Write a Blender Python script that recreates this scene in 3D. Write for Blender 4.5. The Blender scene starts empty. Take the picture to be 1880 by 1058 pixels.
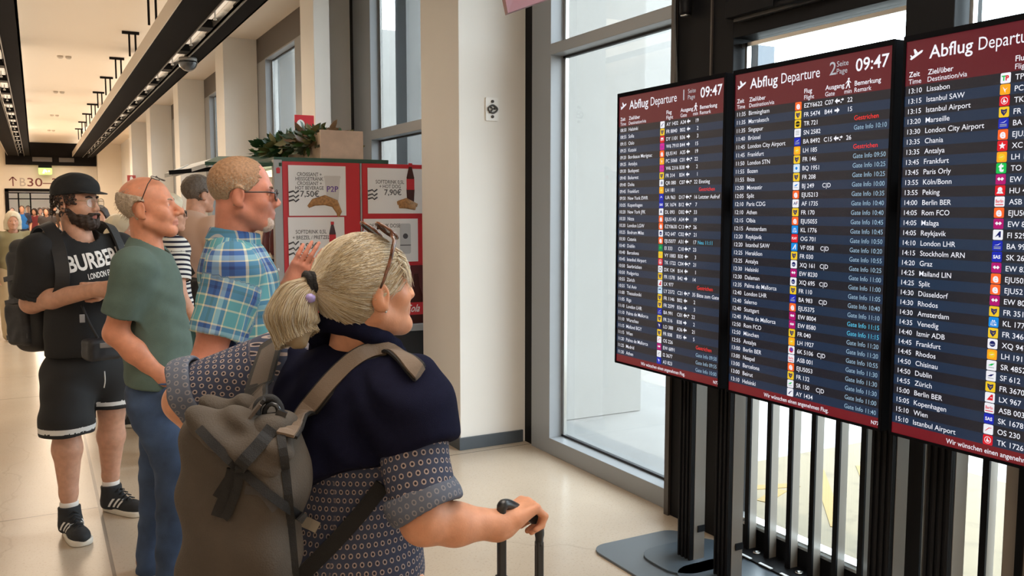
import bpy, bmesh, math, random
import numpy as np
from mathutils import Vector, Matrix
random.seed(7)
SC = bpy.context.scene
COL = SC.collection

# ------------------------------------------------------------ camera
F_PX, CXP, CYP, CAM_H = 1600.0, 940.0, 529.0, 1.62
_yaw = math.atan2(875.0, math.hypot(F_PX, 143.0)); _pit = math.atan2(143.0, F_PX)
CF = np.array([math.sin(_yaw)*math.cos(_pit), math.cos(_yaw)*math.cos(_pit), -math.sin(_pit)])
CR = np.array([math.cos(_yaw), -math.sin(_yaw), 0.0])
CU = np.cross(CR, CF)
CAMP = np.array([0.0, 0.0, CAM_H])
cam_d = bpy.data.cameras.new('camera'); cam = bpy.data.objects.new('camera', cam_d); COL.objects.link(cam)
cam_d.sensor_fit = 'HORIZONTAL'; cam_d.sensor_width = 36.0; cam_d.lens = 36.0*F_PX/1880.0
cam_d.clip_start = 0.05; cam_d.clip_end = 600
cam.location = CAMP
cam.rotation_euler = Matrix((CR, CU, -CF)).transposed().to_euler()
SC.camera = cam

def at(px, py, depth):
    """the place a measured image point stands at, `depth` metres along the viewing axis"""
    return CAMP + (CF*F_PX + CR*(px-CXP) - CU*(py-CYP))/F_PX*depth

def on_y(px, py, Y):
    d = at(px, py, 1.0)-CAMP; return CAMP+d*(Y-CAMP[1])/d[1]
def on_x(px, py, X):
    d = at(px, py, 1.0)-CAMP; return CAMP+d*(X-CAMP[0])/d[0]
def on_floor(px, py, z=0.0):
    d = at(px, py, 1.0)-CAMP; return CAMP+d*(z-CAM_H)/d[2]

# ------------------------------------------------------------ light
SC.view_settings.view_transform = 'Standard'; SC.view_settings.look = 'None'
SC.view_settings.gamma = 1.0; SC.view_settings.use_curve_mapping = False
SC.view_settings.exposure = 0.0
SC.cycles.use_denoising = True
SC.cycles.max_bounces = 8; SC.cycles.diffuse_bounces = 4; SC.cycles.glossy_bounces = 4
SC.cycles.transparent_max_bounces = 12; SC.cycles.transmission_bounces = 4
SC.cycles.sample_clamp_indirect = 6.0
SC.cycles.caustics_reflective = False; SC.cycles.caustics_refractive = False

world = bpy.data.worlds.new('sky'); SC.world = world; world.use_nodes = True
_bg = world.node_tree.nodes['Background']
_bg.inputs[0].default_value = (0.80, 0.90, 1.0, 1); _bg.inputs[1].default_value = 14.0

def lamp(name, kind, loc, energy, color=(1,1,1), size=1.0, size_y=None, aim=None, spread=None):
    d = bpy.data.lights.new(name, kind); o = bpy.data.objects.new(name, d); COL.objects.link(o)
    d.energy = energy; d.color = color; o.location = loc
    if kind == 'AREA':
        d.shape = 'RECTANGLE'; d.size = size; d.size_y = size_y or size
        if spread: d.spread = spread
    if aim is not None:
        o.rotation_euler = Vector(aim).to_track_quat('-Z', 'Y').to_euler()
    return o
sun = lamp('sun', 'SUN', (12, -20, 20), 5.0, (1.0, 0.93, 0.80), aim=(0.0, 0.72, -0.69)); sun.data.angle = 0.01
WARM = (1.0, 0.82, 0.63)
# added upward fill above and beside the channels, no real fittings, brightening the ceiling
for yy, kk in ((3.0, .06), (11.0, .6), (19.0, 1.0), (27.0, 1.3), (33.5, 1.0)):
    lamp('uplight_fill', 'AREA', (1.65, yy, 3.80), 26*kk, WARM, 0.5, 7.5, aim=(0, 0, 1))
    lamp('uplight_fill', 'AREA', (-0.45, yy, 3.80), 26*kk, WARM, 0.5, 7.5, aim=(0, 0, 1))
    lamp('uplight_fill', 'AREA', (-2.5, yy, 3.80), 40*kk, WARM, 0.5, 7.5, aim=(0, 0, 1))
for yy, e in ((7.0, 4), (12.0, 15), (18.0, 24), (24.0, 28), (30.0, 30)):
    lamp('midair_fill', 'AREA', (0.5, yy, 3.2), e, WARM, 1.8, 5.5, aim=(0, 0, 1))  # added fill floating in mid-air, evens out the ceiling brightness
for yy, e in ((10.0, 65), (16.5, 80), (23.0, 115), (29.5, 240), (33.5, 120)):
    lamp('overhead_fill', 'AREA', (0.4, yy, 3.56), e, WARM, 1.6, 5.0, aim=(0, 0, -1))  # added downward fill panels without fittings, brighten walls and floor along the corridor
lamp('overhead_fill', 'AREA', (1.0, 1.8, 3.56), 70, (1.0, 0.90, 0.78), 1.4, 2.4, aim=(0, 0, -1))  # added overhead fill for the nearest figures and the kiosk posters
# the downlights of the channels
for yy in (-3.0, 2.0, 7.0, 10.0, 13.0, 17.0, 21.0, 25.0, 29.0, 33.0):
    lamp('down_light', 'AREA', (1.73, yy, 3.57), 4, WARM, 0.14, .6, aim=(0, 0, -1))
    lamp('down_light', 'AREA', (-0.37, yy, 3.57), 6, WARM, 0.14, .6, aim=(0, 0, -1))
    lamp('down_light', 'AREA', (-2.5, yy, 3.57), 6, WARM, 0.14, .6, aim=(0, 0, -1))
# the hall beyond the glazed door and the hall behind the viewer
lamp('hall_light', 'AREA', (0.5, 47, 3.9), 900, (1.0, 0.92, 0.82), 8, 12, aim=(0, 0, -1))
lamp('hall_light', 'AREA', (-1.5, -4.5, 3.9), 90, (1.0, 0.88, 0.74), 4, 3, aim=(0, 0, -1))
# daylight openings
for y0, y1, z1 in ((3.7, 4.9, 4.0), (2.25, 3.15, 2.4), (.55, 2.03, 3.3), (5.95, 7.3, 4.0), (9.2, 12.7, 3.7)):
    o = lamp('daylight_portal', 'AREA', (3.2, (y0+y1)/2, z1/2), 1, (1, 1, 1), y1-y0, z1, aim=(-1, 0, 0)); o.data.cycles.is_portal = True

# ------------------------------------------------------------ helpers
MATS = {}
def mat(name, color=(.5,.5,.5), rough=.5, metal=0.0, spec=.5, emit=None, estr=1.0, noise=0.0, nscale=20.0, bump=0.0, bscale=60.0, sss=0.0, sheen=0.0, coat=0.0):
    if name in MATS: return MATS[name]
    m = bpy.data.materials.new(name); m.use_nodes = True; nt = m.node_tree; b = nt.nodes['Principled BSDF']
    b.inputs['Base Color'].default_value = (*color, 1); b.inputs['Roughness'].default_value = rough
    b.inputs['Metallic'].default_value = metal; b.inputs['Specular IOR Level'].default_value = spec
    if coat: b.inputs['Coat Weight'].default_value = coat; b.inputs['Coat Roughness'].default_value = .08
    if sss:
        b.inputs['Subsurface Weight'].default_value = sss; b.inputs['Subsurface Radius'].default_value = (.012, .005, .003); b.inputs['Subsurface Scale'].default_value = 1.0
    if sheen: b.inputs['Sheen Weight'].default_value = sheen; b.inputs['Sheen Roughness'].default_value = .4
    if emit is not None:
        b.inputs['Emission Color'].default_value = (*emit, 1); b.inputs['Emission Strength'].default_value = estr
    if noise or bump:
        tc = nt.nodes.new('ShaderNodeTexCoord')
    if noise:
        n = nt.nodes.new('ShaderNodeTexNoise'); n.inputs['Scale'].default_value = nscale; n.inputs['Detail'].default_value = 5
        nt.links.new(tc.outputs['Object'], n.inputs['Vector'])
        r = nt.nodes.new('ShaderNodeValToRGB'); nt.links.new(n.outputs['Fac'], r.inputs[0])
        r.color_ramp.elements[0].position = .3; r.color_ramp.elements[1].position = .7
        r.color_ramp.elements[0].color = (*[max(0, c*(1-noise)) for c in color], 1)
        r.color_ramp.elements[1].color = (*[min(1, c*(1+noise)) for c in color], 1)
        nt.links.new(r.outputs[0], b.inputs['Base Color'])
    if bump:
        n2 = nt.nodes.new('ShaderNodeTexNoise'); n2.inputs['Scale'].default_value = bscale; n2.inputs['Detail'].default_value = 3
        nt.links.new(tc.outputs['Object'], n2.inputs['Vector'])
        bp = nt.nodes.new('ShaderNodeBump'); bp.inputs['Strength'].default_value = bump; bp.inputs['Distance'].default_value = .01
        nt.links.new(n2.outputs['Fac'], bp.inputs['Height']); nt.links.new(bp.outputs[0], b.inputs['Normal'])
    MATS[name] = m
    return m

def srgb(r, g, b):
    f = lambda c: (c/255/12.92 if c/255 <= .04045 else ((c/255+.055)/1.055)**2.4)
    return (f(r), f(g), f(b))

def glass_mat(name, tint=(1,1,1), refl=.06, milk=0.0):
    if name in MATS: return MATS[name]
    m = bpy.data.materials.new(name); m.use_nodes = True; nt = m.node_tree; nt.nodes.clear()
    out = nt.nodes.new('ShaderNodeOutputMaterial'); tr = nt.nodes.new('ShaderNodeBsdfTransparent'); gl = nt.nodes.new('ShaderNodeBsdfGlossy')
    tr.inputs[0].default_value = (*tint, 1); gl.inputs['Roughness'].default_value = .02
    lw = nt.nodes.new('ShaderNodeLayerWeight'); lw.inputs[0].default_value = .5
    pw = nt.nodes.new('ShaderNodeMath'); pw.operation = 'POWER'; pw.inputs[1].default_value = 5; nt.links.new(lw.outputs['Facing'], pw.inputs[0])
    fr = nt.nodes.new('ShaderNodeMath'); fr.operation = 'MULTIPLY_ADD'; fr.inputs[1].default_value = .8; fr.inputs[2].default_value = refl*.6; nt.links.new(pw.outputs[0], fr.inputs[0])
    mx = nt.nodes.new('ShaderNodeMixShader'); nt.links.new(fr.outputs[0], mx.inputs[0]); nt.links.new(tr.outputs[0], mx.inputs[1]); nt.links.new(gl.outputs[0], mx.inputs[2])
    nt.links.new(mx.outputs[0], out.inputs[0])
    MATS[name] = m
    return m

def props(o, label=None, cat=None, group=None, kind=None):
    if label: o['label'] = label
    if cat: o['category'] = cat
    if group: o['group'] = group
    if kind: o['kind'] = kind
    return o

def empty(name, loc=(0,0,0), rotz=0.0, label=None, cat=None, group=None, kind=None):
    o = bpy.data.objects.new(name, None); COL.objects.link(o); o.location = loc; o.rotation_euler = (0,0,rotz); o.empty_display_size = .1
    return props(o, label, cat, group, kind)

def copy_tree(o, parent=None):
    c = o.copy(); COL.objects.link(c)
    if parent is not None: c.parent = parent
    for ch in list(o.children): copy_tree(ch, c)
    return c

class MB:
    """gathers vertices and faces, with one material slot number per face"""
    def __init__(s): s.v = []; s.f = []; s.m = []; s.sm = []
    def add(s, vs, fs, mi=0, smooth=False):
        k = len(s.v); s.v += [tuple(map(float, p)) for p in vs]
        s.f += [tuple(i+k for i in f) for f in fs]; s.m += [mi]*len(fs); s.sm += [smooth]*len(fs); return s
    def box(s, lo, hi, mi=0):
        x0,y0,z0 = lo; x1,y1,z1 = hi
        if x0>x1: x0,x1=x1,x0
        if y0>y1: y0,y1=y1,y0
        if z0>z1: z0,z1=z1,z0
        vs = [(x0,y0,z0),(x1,y0,z0),(x1,y1,z0),(x0,y1,z0),(x0,y0,z1),(x1,y0,z1),(x1,y1,z1),(x0,y1,z1)]
        return s.add(vs, [(0,3,2,1),(4,5,6,7),(0,1,5,4),(1,2,6,5),(2,3,7,6),(3,0,4,7)], mi)
    def bar(s, a, b, w, h, up=(0,0,1), mi=0):
        a=np.array(a,float); b=np.array(b,float); d=(b-a)/np.linalg.norm(b-a); up=np.array(up,float)
        r=np.cross(d,up); 
        if np.linalg.norm(r)<1e-5: r=np.cross(d,(1,0,0))
        r/=np.linalg.norm(r); u=np.cross(r,d)
        vs=[]
        for p in (a,b):
            for sx,sy in ((-1,-1),(1,-1),(1,1),(-1,1)): vs.append(p+r*sx*w/2+u*sy*h/2)
        return s.add(vs, [(0,1,2,3),(7,6,5,4),(0,4,5,1),(1,5,6,2),(2,6,7,3),(3,7,4,0)], mi)
    def tube(s, pts, r, n=8, mi=0, closed=False, cap=True):
        pts=[np.array(p,float) for p in pts]; m=len(pts); rr = r if hasattr(r,'__len__') else [r]*m
        base=len(s.v); t0=pts[1]-pts[0]; t0/=np.linalg.norm(t0)
        ref=np.array((0,0,1.)) if abs(t0[2])<.9 else np.array((1.,0,0)); u=np.cross(t0,ref); u/=np.linalg.norm(u)
        vs=[]
        for i,p in enumerate(pts):
            if closed: t=pts[(i+1)%m]-pts[i-1]
            else: t=pts[min(i+1,m-1)]-pts[max(i-1,0)]
            t=t/(np.linalg.norm(t)+1e-12); u=u-t*np.dot(u,t); u/=np.linalg.norm(u)+1e-12; w=np.cross(t,u)
            for k in range(n):
                a=2*math.pi*k/n; vs.append(p+(u*math.cos(a)+w*math.sin(a))*rr[i])
        fs=[]
        for i in range(m if closed else m-1):
            j=(i+1)%m
            for k in range(n): fs.append((i*n+k,i*n+(k+1)%n,j*n+(k+1)%n,j*n+k))
        if cap and not closed: fs += [tuple(range(n))[::-1], tuple((m-1)*n+k for k in range(n))]
        return s.add(vs, fs, mi, True)
    def lathe(s, c, prof, n=20, axis='z', mi=0):
        vs=[]; fs=[]
        for (r,h) in prof:
            for k in range(n):
                a=2*math.pi*k/n; x,y=r*math.cos(a),r*math.sin(a)
                vs.append({'z':(c[0]+x,c[1]+y,c[2]+h),'x':(c[0]+h,c[1]+x,c[2]+y),'y':(c[0]+y,c[1]+h,c[2]+x)}[axis])
        m=len(prof)
        for i in range(m-1):
            for k in range(n): fs.append((i*n+k,i*n+(k+1)%n,(i+1)*n+(k+1)%n,(i+1)*n+k))
        fs += [tuple(range(n))[::-1], tuple((m-1)*n+k for k in range(n))]
        return s.add(vs, fs, mi, True)
    def prism(s, poly, d0, d1, plane='xz', mi=0):
        """a closed outline in a plane given thickness along the third axis"""
        n=len(poly)
        P=(lambda a,b,d:(a,d,b)) if plane=='xz' else ((lambda a,b,d:(d,a,b)) if plane=='yz' else (lambda a,b,d:(a,b,d)))
        vs=[P(a,b,d0) for a,b in poly]+[P(a,b,d1) for a,b in poly]
        fs=[tuple(range(n)), tuple(range(2*n-1,n-1,-1))]+[(i,i+n,(i+1)%n+n,(i+1)%n) for i in range(n)]
        return s.add(vs, fs, mi)
    def build(s, name, mats, parent=None, loc=None, bevel=0.0, fix=True):
        me=bpy.data.meshes.new(name); me.from_pydata(s.v, [], s.f); 
        ms = mats if isinstance(mats,(list,tuple)) else [mats]
        for m in ms: me.materials.append(m)
        me.polygons.foreach_set('material_index', s.m); me.polygons.foreach_set('use_smooth', s.sm)
        if fix:
            bm=bmesh.new(); bm.from_mesh(me); bmesh.ops.recalc_face_normals(bm, faces=bm.faces); bm.to_mesh(me); bm.free()
        o=bpy.data.objects.new(name, me); COL.objects.link(o)
        if parent is not None: o.parent=parent
        if loc is not None: o.location=loc
        if bevel:
            b=o.modifiers.new('bevel','BEVEL'); b.width=bevel; b.segments=2; b.limit_method='ANGLE'; b.angle_limit=.6
        return o
def rrect(x0,x1,z0,z1,r,n=5):
    pts=[]
    for cx,cz,a0 in ((x1-r,z1-r,0),(x0+r,z1-r,90),(x0+r,z0+r,180),(x1-r,z0+r,270)):
        for i in range(n+1):
            a=math.radians(a0+90*i/n); pts.append((cx+r*math.cos(a),cz+r*math.sin(a)))
    return pts

# lettering: outlines from the built-in font, laid out flat; x along the line, z up, front towards -y
_txt={}
def glyphs(s, bold=0.0):
    key=(s,bold)
    if key in _txt: return _txt[key]
    c=bpy.data.curves.new('t','FONT'); c.body=s; c.size=1.0; c.offset=bold; c.resolution_u=3
    o=bpy.data.objects.new('t',c); COL.objects.link(o)
    me=o.to_mesh(); v=np.array([p.co[:] for p in me.vertices]) if len(me.vertices) else np.zeros((0,3)); f=[tuple(p.vertices) for p in me.polygons]
    o.to_mesh_clear(); bpy.data.objects.remove(o); bpy.data.curves.remove(c)
    _txt[key]=(v,f); return v,f
def add_text(mb, s, x, z, size, y=0.0, bold=0.0, width=None, align='L', mi=0, sx=1.0):
    v,f=glyphs(s,bold)
    if not len(v): return 0
    w0=v[:,0].max()-v[:,0].min(); k=size*sx
    if width: k=width/w0
    off={'L':0,'R':-w0*k,'C':-w0*k/2}[align]
    vx=(v[:,0]-v[:,0].min())*k+off+x; vz=v[:,1]*size+z
    mb.add(np.stack([vx,np.full(len(v),y),vz],1), f, mi)
    return w0*k
# ------------------------------------------------------------ the hall: floor, ceiling, walls, pillars
XP, XW, ZC, YE, XL, YB = 2.46, 2.94, 4.10, 37.0, -3.6, -6.0
def structure(o): o['kind']='structure'; return o

def floor_mat():
    m=bpy.data.materials.new('polished_screed'); m.use_nodes=True; nt=m.node_tree; b=nt.nodes['Principled BSDF']; N=nt.nodes.new; L=nt.links.new
    tc=N('ShaderNodeTexCoord'); n1=N('ShaderNodeTexNoise'); n1.inputs['Scale'].default_value=1.2; n1.inputs['Detail'].default_value=6
    n2=N('ShaderNodeTexNoise'); n2.inputs['Scale'].default_value=90; n2.inputs['Detail'].default_value=2
    L(tc.outputs['Object'],n1.inputs['Vector']); L(tc.outputs['Object'],n2.inputs['Vector'])
    r=N('ShaderNodeValToRGB'); L(n1.outputs['Fac'],r.inputs[0]); r.color_ramp.elements[0].position=.3; r.color_ramp.elements[1].position=.72
    r.color_ramp.elements[0].color=(.49,.395,.30,1); r.color_ramp.elements[1].color=(.57,.465,.355,1)
    r2=N('ShaderNodeValToRGB'); L(n2.outputs['Fac'],r2.inputs[0]); r2.color_ramp.elements[0].position=.28; r2.color_ramp.elements[1].position=.42
    r2.color_ramp.elements[0].color=(.82,.80,.78,1); r2.color_ramp.elements[1].color=(1,1,1,1)
    mx=N('ShaderNodeMix'); mx.data_type='RGBA'; mx.blend_type='MULTIPLY'; mx.inputs[0].default_value=1
    L(r.outputs[0],mx.inputs[6]); L(r2.outputs[0],mx.inputs[7])
    # joints of the screed and two hairline cracks
    sp=N('ShaderNodeSeparateXYZ'); L(tc.outputs['Object'],sp.inputs[0])
    def joint(sock,pos,w):
        a=N('ShaderNodeMath'); a.operation='SUBTRACT'; L(sock,a.inputs[0]); a.inputs[1].default_value=pos
        p=N('ShaderNodeMath'); p.operation='PINGPONG'; L(a.outputs[0],p.inputs[0]); p.inputs[1].default_value=1.7
        c=N('ShaderNodeMath'); c.operation='LESS_THAN'; L(p.outputs[0],c.inputs[0]); c.inputs[1].default_value=w; return c.outputs[0]
    j1=joint(sp.outputs['X'],.24,.008); j2=joint(sp.outputs['Y'],5.16,.006)
    mxj=N('ShaderNodeMath'); mxj.operation='MAXIMUM'; L(j1,mxj.inputs[0]); L(j2,mxj.inputs[1])
    v=N('ShaderNodeTexVoronoi'); v.feature='DISTANCE_TO_EDGE'; v.inputs['Scale'].default_value=.55
    nw=N('ShaderNodeTexNoise'); nw.inputs['Scale'].default_value=3; L(tc.outputs['Object'],nw.inputs['Vector'])
    ad=N('ShaderNodeMix'); ad.data_type='VECTOR'; ad.inputs[0].default_value=.25; L(tc.outputs['Object'],ad.inputs[4]); L(nw.outputs['Color'],ad.inputs[5]); L(ad.outputs[1],v.inputs['Vector'])
    cr=N('ShaderNodeMath'); cr.operation='LESS_THAN'; L(v.outputs['Distance'],cr.inputs[0]); cr.inputs[1].default_value=.0022
    crs=N('ShaderNodeMath'); crs.operation='MULTIPLY'; L(cr.outputs[0],crs.inputs[0]); crs.inputs[1].default_value=.12
    mk=N('ShaderNodeMath'); mk.operation='MULTIPLY'; L(mxj.outputs[0],mk.inputs[0]); mk.inputs[1].default_value=.65
    tot=N('ShaderNodeMath'); tot.operation='MAXIMUM'; L(mk.outputs[0],tot.inputs[0]); L(crs.outputs[0],tot.inputs[1])
    m2=N('ShaderNodeMix'); m2.data_type='RGBA'; L(tot.outputs[0],m2.inputs[0]); L(mx.outputs[2],m2.inputs[6]); m2.inputs[7].default_value=(.10,.085,.07,1)
    L(m2.outputs[2],b.inputs['Base Color']); b.inputs['Roughness'].default_value=.24; b.inputs['Specular IOR Level'].default_value=.55
    return m
structure(MB().box((XL,YB,-.1),(XW+.12,YE,0)).box((-9,YE,-.1),(9,62,0)).build('floor', floor_mat()))

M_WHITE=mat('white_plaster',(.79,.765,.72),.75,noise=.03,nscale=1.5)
M_CREAM=mat('cream_plaster',(.78,.71,.61),.8,noise=.03,nscale=1.2)
M_CEIL=mat('ceiling_board',(.78,.69,.58),.85)
M_ANTH=mat('anthracite_metal',(.28,.295,.31),.38,spec=.5)
M_BLACK=mat('black_metal',(.006,.006,.007),.5,spec=.12)
M_DARK=mat('dark_panel',(.014,.013,.013),.9,spec=.04)
M_BASE=mat('slate_skirting',(.07,.085,.10),.42)
M_STEEL=mat('brushed_steel',(.62,.62,.60),.28,metal=1)
M_SEAL=mat('rubber_seal',(.02,.02,.022),.6)
M_GLASS=glass_mat('window_glass',(.92,.95,.94)); M_TINT=glass_mat('tinted_glass',(.70,.71,.70))

# ceiling with small recessed spots
c=MB().box((XL,YB,ZC),(XW+.6,YE,ZC+.15)).box((-9,YE,ZC),(9,62,ZC+.15)); structure(c.build('ceiling',M_CEIL))
# the window wall: solid wall wherever there is no opening
OPEN=[(2.05,5.10,0,9),(-3.5,1.9,0,9)]     # entrance bay: glazed from floor to ceiling
WIN=[(3.585,5.12),(6.05,8.30),(9.10,13.15),(13.95,17.70),(18.50,22.30),(23.2,26.9)]   # y ranges between pillars
structure(MB().box((XW,27.6,0),(XW+.3,YE+.3,ZC)).build('wall_right',M_WHITE))
PIL=[('pillar',5.245,5.88),('pillar',8.57,9.30),('pillar',13.2,13.82),('pillar',17.75,18.37),('pillar',22.35,23.15),('pillar',26.95,27.6)]
for i,(n,y0,y1) in enumerate(PIL):
    pm=MB().box((XP,y0,0),(XW+.3,y1,ZC)) if i!=1 else MB().box((XP,y0,0),(2.62,9.05,ZC)).box((2.62,8.9,0),(XW+.3,9.05,ZC))
    structure(pm.build('pillar',M_WHITE,bevel=.004))
    structure(MB().box((XP-.012,y0-.012,0),(XW,y1+.012,.085)).build('baseboard_right',M_BASE,bevel=.002))
structure(MB().box((XW,YB,0),(XW+.3,.42,ZC)).build('wall_right_near',M_WHITE))
structure(MB().box((XL-.2,YB,0),(XL,YE,ZC)).build('wall_left',M_CREAM))
structure(MB().box((XL-.2,YB-.2,0),(XW+.3,YB,ZC)).build('wall_back',M_CREAM))
# end wall with the wide doorway, and the dark band under the ceiling
DX0,DX1,DZ=-.90,1.75,2.33
structure(MB().box((XL,YE,0),(DX0,YE+.3,ZC)).box((DX1,YE,0),(XW+.3,YE+.3,ZC)).box((DX0,YE,DZ),(DX1,YE+.3,ZC)).build('wall_end',M_CREAM))
structure(MB().box((2.12,YE-.6,0),(XW,YE,ZC)).build('wall_end_return',M_CREAM))
structure(MB().box((-.88,YE-.25,3.28),(2.10,YE,ZC)).build('trim_1',M_DARK))
structure(MB().box((-9,61.8,0),(9,62,ZC)).box((-9.2,YE,0),(-9,62,ZC)).box((9,YE,0),(9.2,62,ZC)).build('wall_far_hall',M_CREAM))
# door frame of the end doorway and the glazed lobby screen behind it
dr=empty('door_1',(0,YE,0)); structure(dr)
f=MB()
for x in (DX0,DX1): f.box((x-.06,-.05,0),(x+.06,.33,DZ+.06))
f.box((DX0-.06,-.05,DZ-.02),(DX1+.06,.33,DZ+.08)); f.build('door_frame',M_DARK,dr)
g=MB()
for x in (-.55,-.15,1.6): g.box((x-.025,1.4,0),(x+.025,1.46,2.30))
for z in (2.05,2.28): g.box((DX0,1.4,z-.02),(DX1,1.46,z+.02))
g.build('glazing_bars',M_DARK,dr)
MB().box((-.55,1.425,0),(-.15,1.435,2.28)).build('side_pane',M_GLASS,dr)

# ------------------------------------------------------------ suspended light channels
def channel(x0,x1,y0,y1,side_l):
    r=empty('light_channel',((x0+x1)/2,(y0+y1)/2,3.6)); structure(r); r.location=(0,0,0)
    m=MB(); mid=x0+(x1-x0)*.60; w=.085
    m.box((x0,y0,3.60),(mid-w,y1,3.64)); m.box((mid+w,y0,3.60),(x1,y1,3.64)); m.box((x1-.02,y0,3.6),(x1,y1,3.76)); m.build('underside',M_DARK,r)
    MB().box((x0-.012,y0,3.60),(x0,y1,3.78)).build('side_panel',mat('side_beige',(.52,.46,.39),.6),r)
    MB().box((mid-w,y0,3.72),(mid+w,y1,3.74)).build('slot_cover',M_BLACK,r)
    s=MB(); s.box((mid-w-.012,y0,3.585),(mid-w,y1,3.66)).box((mid+w,y0,3.585),(mid+w+.012,y1,3.66)); s.build('slot_edge',mat('grey_edge',(.18,.17,.16),.4),r)
    return mid
midR=channel(1.305,2.02,1.5,YE-.3,True); midL=channel(-.80,-.075,1.5,YE-.3,False)
M_REFL=mat('reflector',(.80,.77,.72),.22,metal=.9)
M_LENS=mat('lamp_lens',(.9,.85,.75),.4,emit=(1.0,.85,.68),estr=.55)
def light_unit():
    r=empty('channel_spotlight',(0,0,0))
    m=MB(); m.add([(-.07,-.55,3.62),(.07,-.55,3.62),(.07,.55,3.62),(-.07,.55,3.62),(-.05,-.55,3.70),(.05,-.55,3.70),(.05,.55,3.70),(-.05,.55,3.70)],[(0,4,7,3),(1,2,6,5),(4,5,6,7)]); 
    m.build('reflector',M_REFL,r); MB().box((-.07,.55,3.615),(.07,.80,3.71)).build('housing',M_BLACK,r)
    MB().lathe((0,.05,3.60),[(.02,0),(.02,.02),(.008,.02),(.008,.10)],10).build('sprinkler',M_STEEL,r)
    for k in (-.28,.0,.28): pass
    MB().box((-.045,-.5,3.695),(.045,.5,3.699)).build('lens',M_LENS,r)
    return r
LU=light_unit(); first=True
ORD=['first','second','third','fourth','fifth','sixth','seventh','eighth','ninth','tenth','eleventh','twelfth','thirteenth','fourteenth','fifteenth','sixteenth','seventeenth','eighteenth']
for side,xm in (('right',midR),('left',midL)):
    n=0; y=8.0 if side=='right' else 12.0
    while y<YE-2:
        o=LU if first else copy_tree(LU); first=False; o.location=(xm,y,0)
        o['label']=('silver channel spotlight in the %s dark ceiling channel, %s from the front'%(side,ORD[n])); o['category']='ceiling light'; o['group']='spotlights in the ceiling channels'
        n+=1; y+=1.62
# hanger brackets between ceiling and right channel
def hanger():
    r=empty('ceiling_hanger',(0,0,0))
    MB().box((-.17,-.03,ZC-.035),(.05,.03,ZC-.001)).build('mount_plate',M_DARK,r)
    for x in (-.08,.0): MB().box((x-.012,-.012,3.76),(x+.012,.012,ZC-.03)).build('rod',M_DARK,r)
    return r
hg=hanger()
for k in range(11):
    o=hg if k==0 else copy_tree(hg); o.location=(1.33,6.4+2.35*k,0)
    o['label']='black ceiling hanger carrying the right light channel, %s from the front'%ORD[k]; o['category']='hanger'; o['group']='hangers above the right channel'
# mirrored dome camera under the right channel
dm=empty('dome_camera',(1.83,12.2,3.6),0,'round dark dome camera hanging under the right ceiling channel','camera')
MB().lathe((0,0,-.05),[(.11,0),(.115,.03),(.11,.05)],24).build('mount',mat('dome_mount',(.35,.33,.31),.4),dm)
m=MB(); m.lathe((0,0,-.05),[(.002,-.125)]+[(.12*math.sin(a),-.125*math.cos(a)) for a in np.linspace(.15,1.571,9)],24); m.build('dome',mat('smoked_dome',(.05,.05,.055),.06,coat=.6),dm)
# little paired ceiling detectors
for k,(px,py) in enumerate(((118,103),(108,168),(100,211),(94,239))):
    d=at(px,py,1.0)-CAMP; p=CAMP+d*(ZC-CAM_H)/d[2]
    r=empty('ceiling_detector',(p[0],p[1],ZC),0,'small pale paired detector on the beige ceiling, %s from the front'%ORD[k],'detector','detectors on the ceiling')
    for s in (-.06,.06): MB().lathe((s,0,-.045),[(.025,0),(.045,.02),(.045,.045)],14).build('sensor_head',mat('sensor',(.55,.48,.40),.5),r)
# equipment in the dark band over the doorway
for k,(x0,x1) in enumerate(((-.02,.62),(.85,1.35))):
    MB().box((x0,YE-.33,3.40),(x1,YE-.25,3.56)).build('vent_grille',mat('vent_grey',(.10,.09,.085),.5))
    props(bpy.context.scene.collection.objects[-1],('grey grille in the dark band above the doorway, nearer the left channel','grey grille in the dark band above the doorway, nearer the right channel')[k],'vent','grilles in the dark band')
# exit sign over the doorway
ex=empty('exit_sign',(.38,YE-.40,3.05),0,'small green lit exit sign hanging above the gate doorway','sign')
MB().box((-.22,-.03,.12),(.22,.03,.22)).box((-.02,-.02,.2),(.02,.40,.22)).build('mount_bar',M_DARK,ex)
e=MB(); e.prism(rrect(-.22,.22,-.13,.13,.05),-.012,.012); e.build('lit_panel',mat('exit_green',(.3,.6,.1),.4,emit=(.55,.85,.25),estr=.9),ex)
e=MB(); e.prism([(-.10,-.08),(-.03,-.08),(-.01,.0),(.04,-.05),(.07,-.02),(.02,.05),(-.04,.07)],-.018,-.0125); e.prism([(.09,-.03),(.15,-.03),(.15,.03),(.09,.03)],-.018,-.0125)
e.build('pictogram',mat('exit_white',(.9,.95,.85),.5,emit=(.95,1,.85),estr=1.2),ex)
# gate lettering on the end wall
MR=mat('sign_red',(.16,.03,.03),.6); MGY=mat('sign_grey',(.46,.40,.35),.6)
gl=empty('gate_lettering',(-.80,YE-.004,2.50),0,'dark red arrow and gate numbers B30 painted above the far doorway','sign')
m=MB(); m.bar((.12,0,.0),(.12,0,.33),.035,.004,(0,1,0)); m.bar((.12,0,.335),(.0,0,.20),.035,.004,(0,1,0)); m.bar((.12,0,.335),(.24,0,.20),.035,.004,(0,1,0)); m.build('arrow',MR,gl)
m=MB(); add_text(m,'B',.34,.0,.44,bold=.004,width=.19); m.build('letter',MGY,gl)['label']='pale grey letter B'
m=MB(); add_text(m,'30–38',.58,.0,.44,bold=.004,width=1.30); m.build('numbers',MR,gl)
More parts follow.
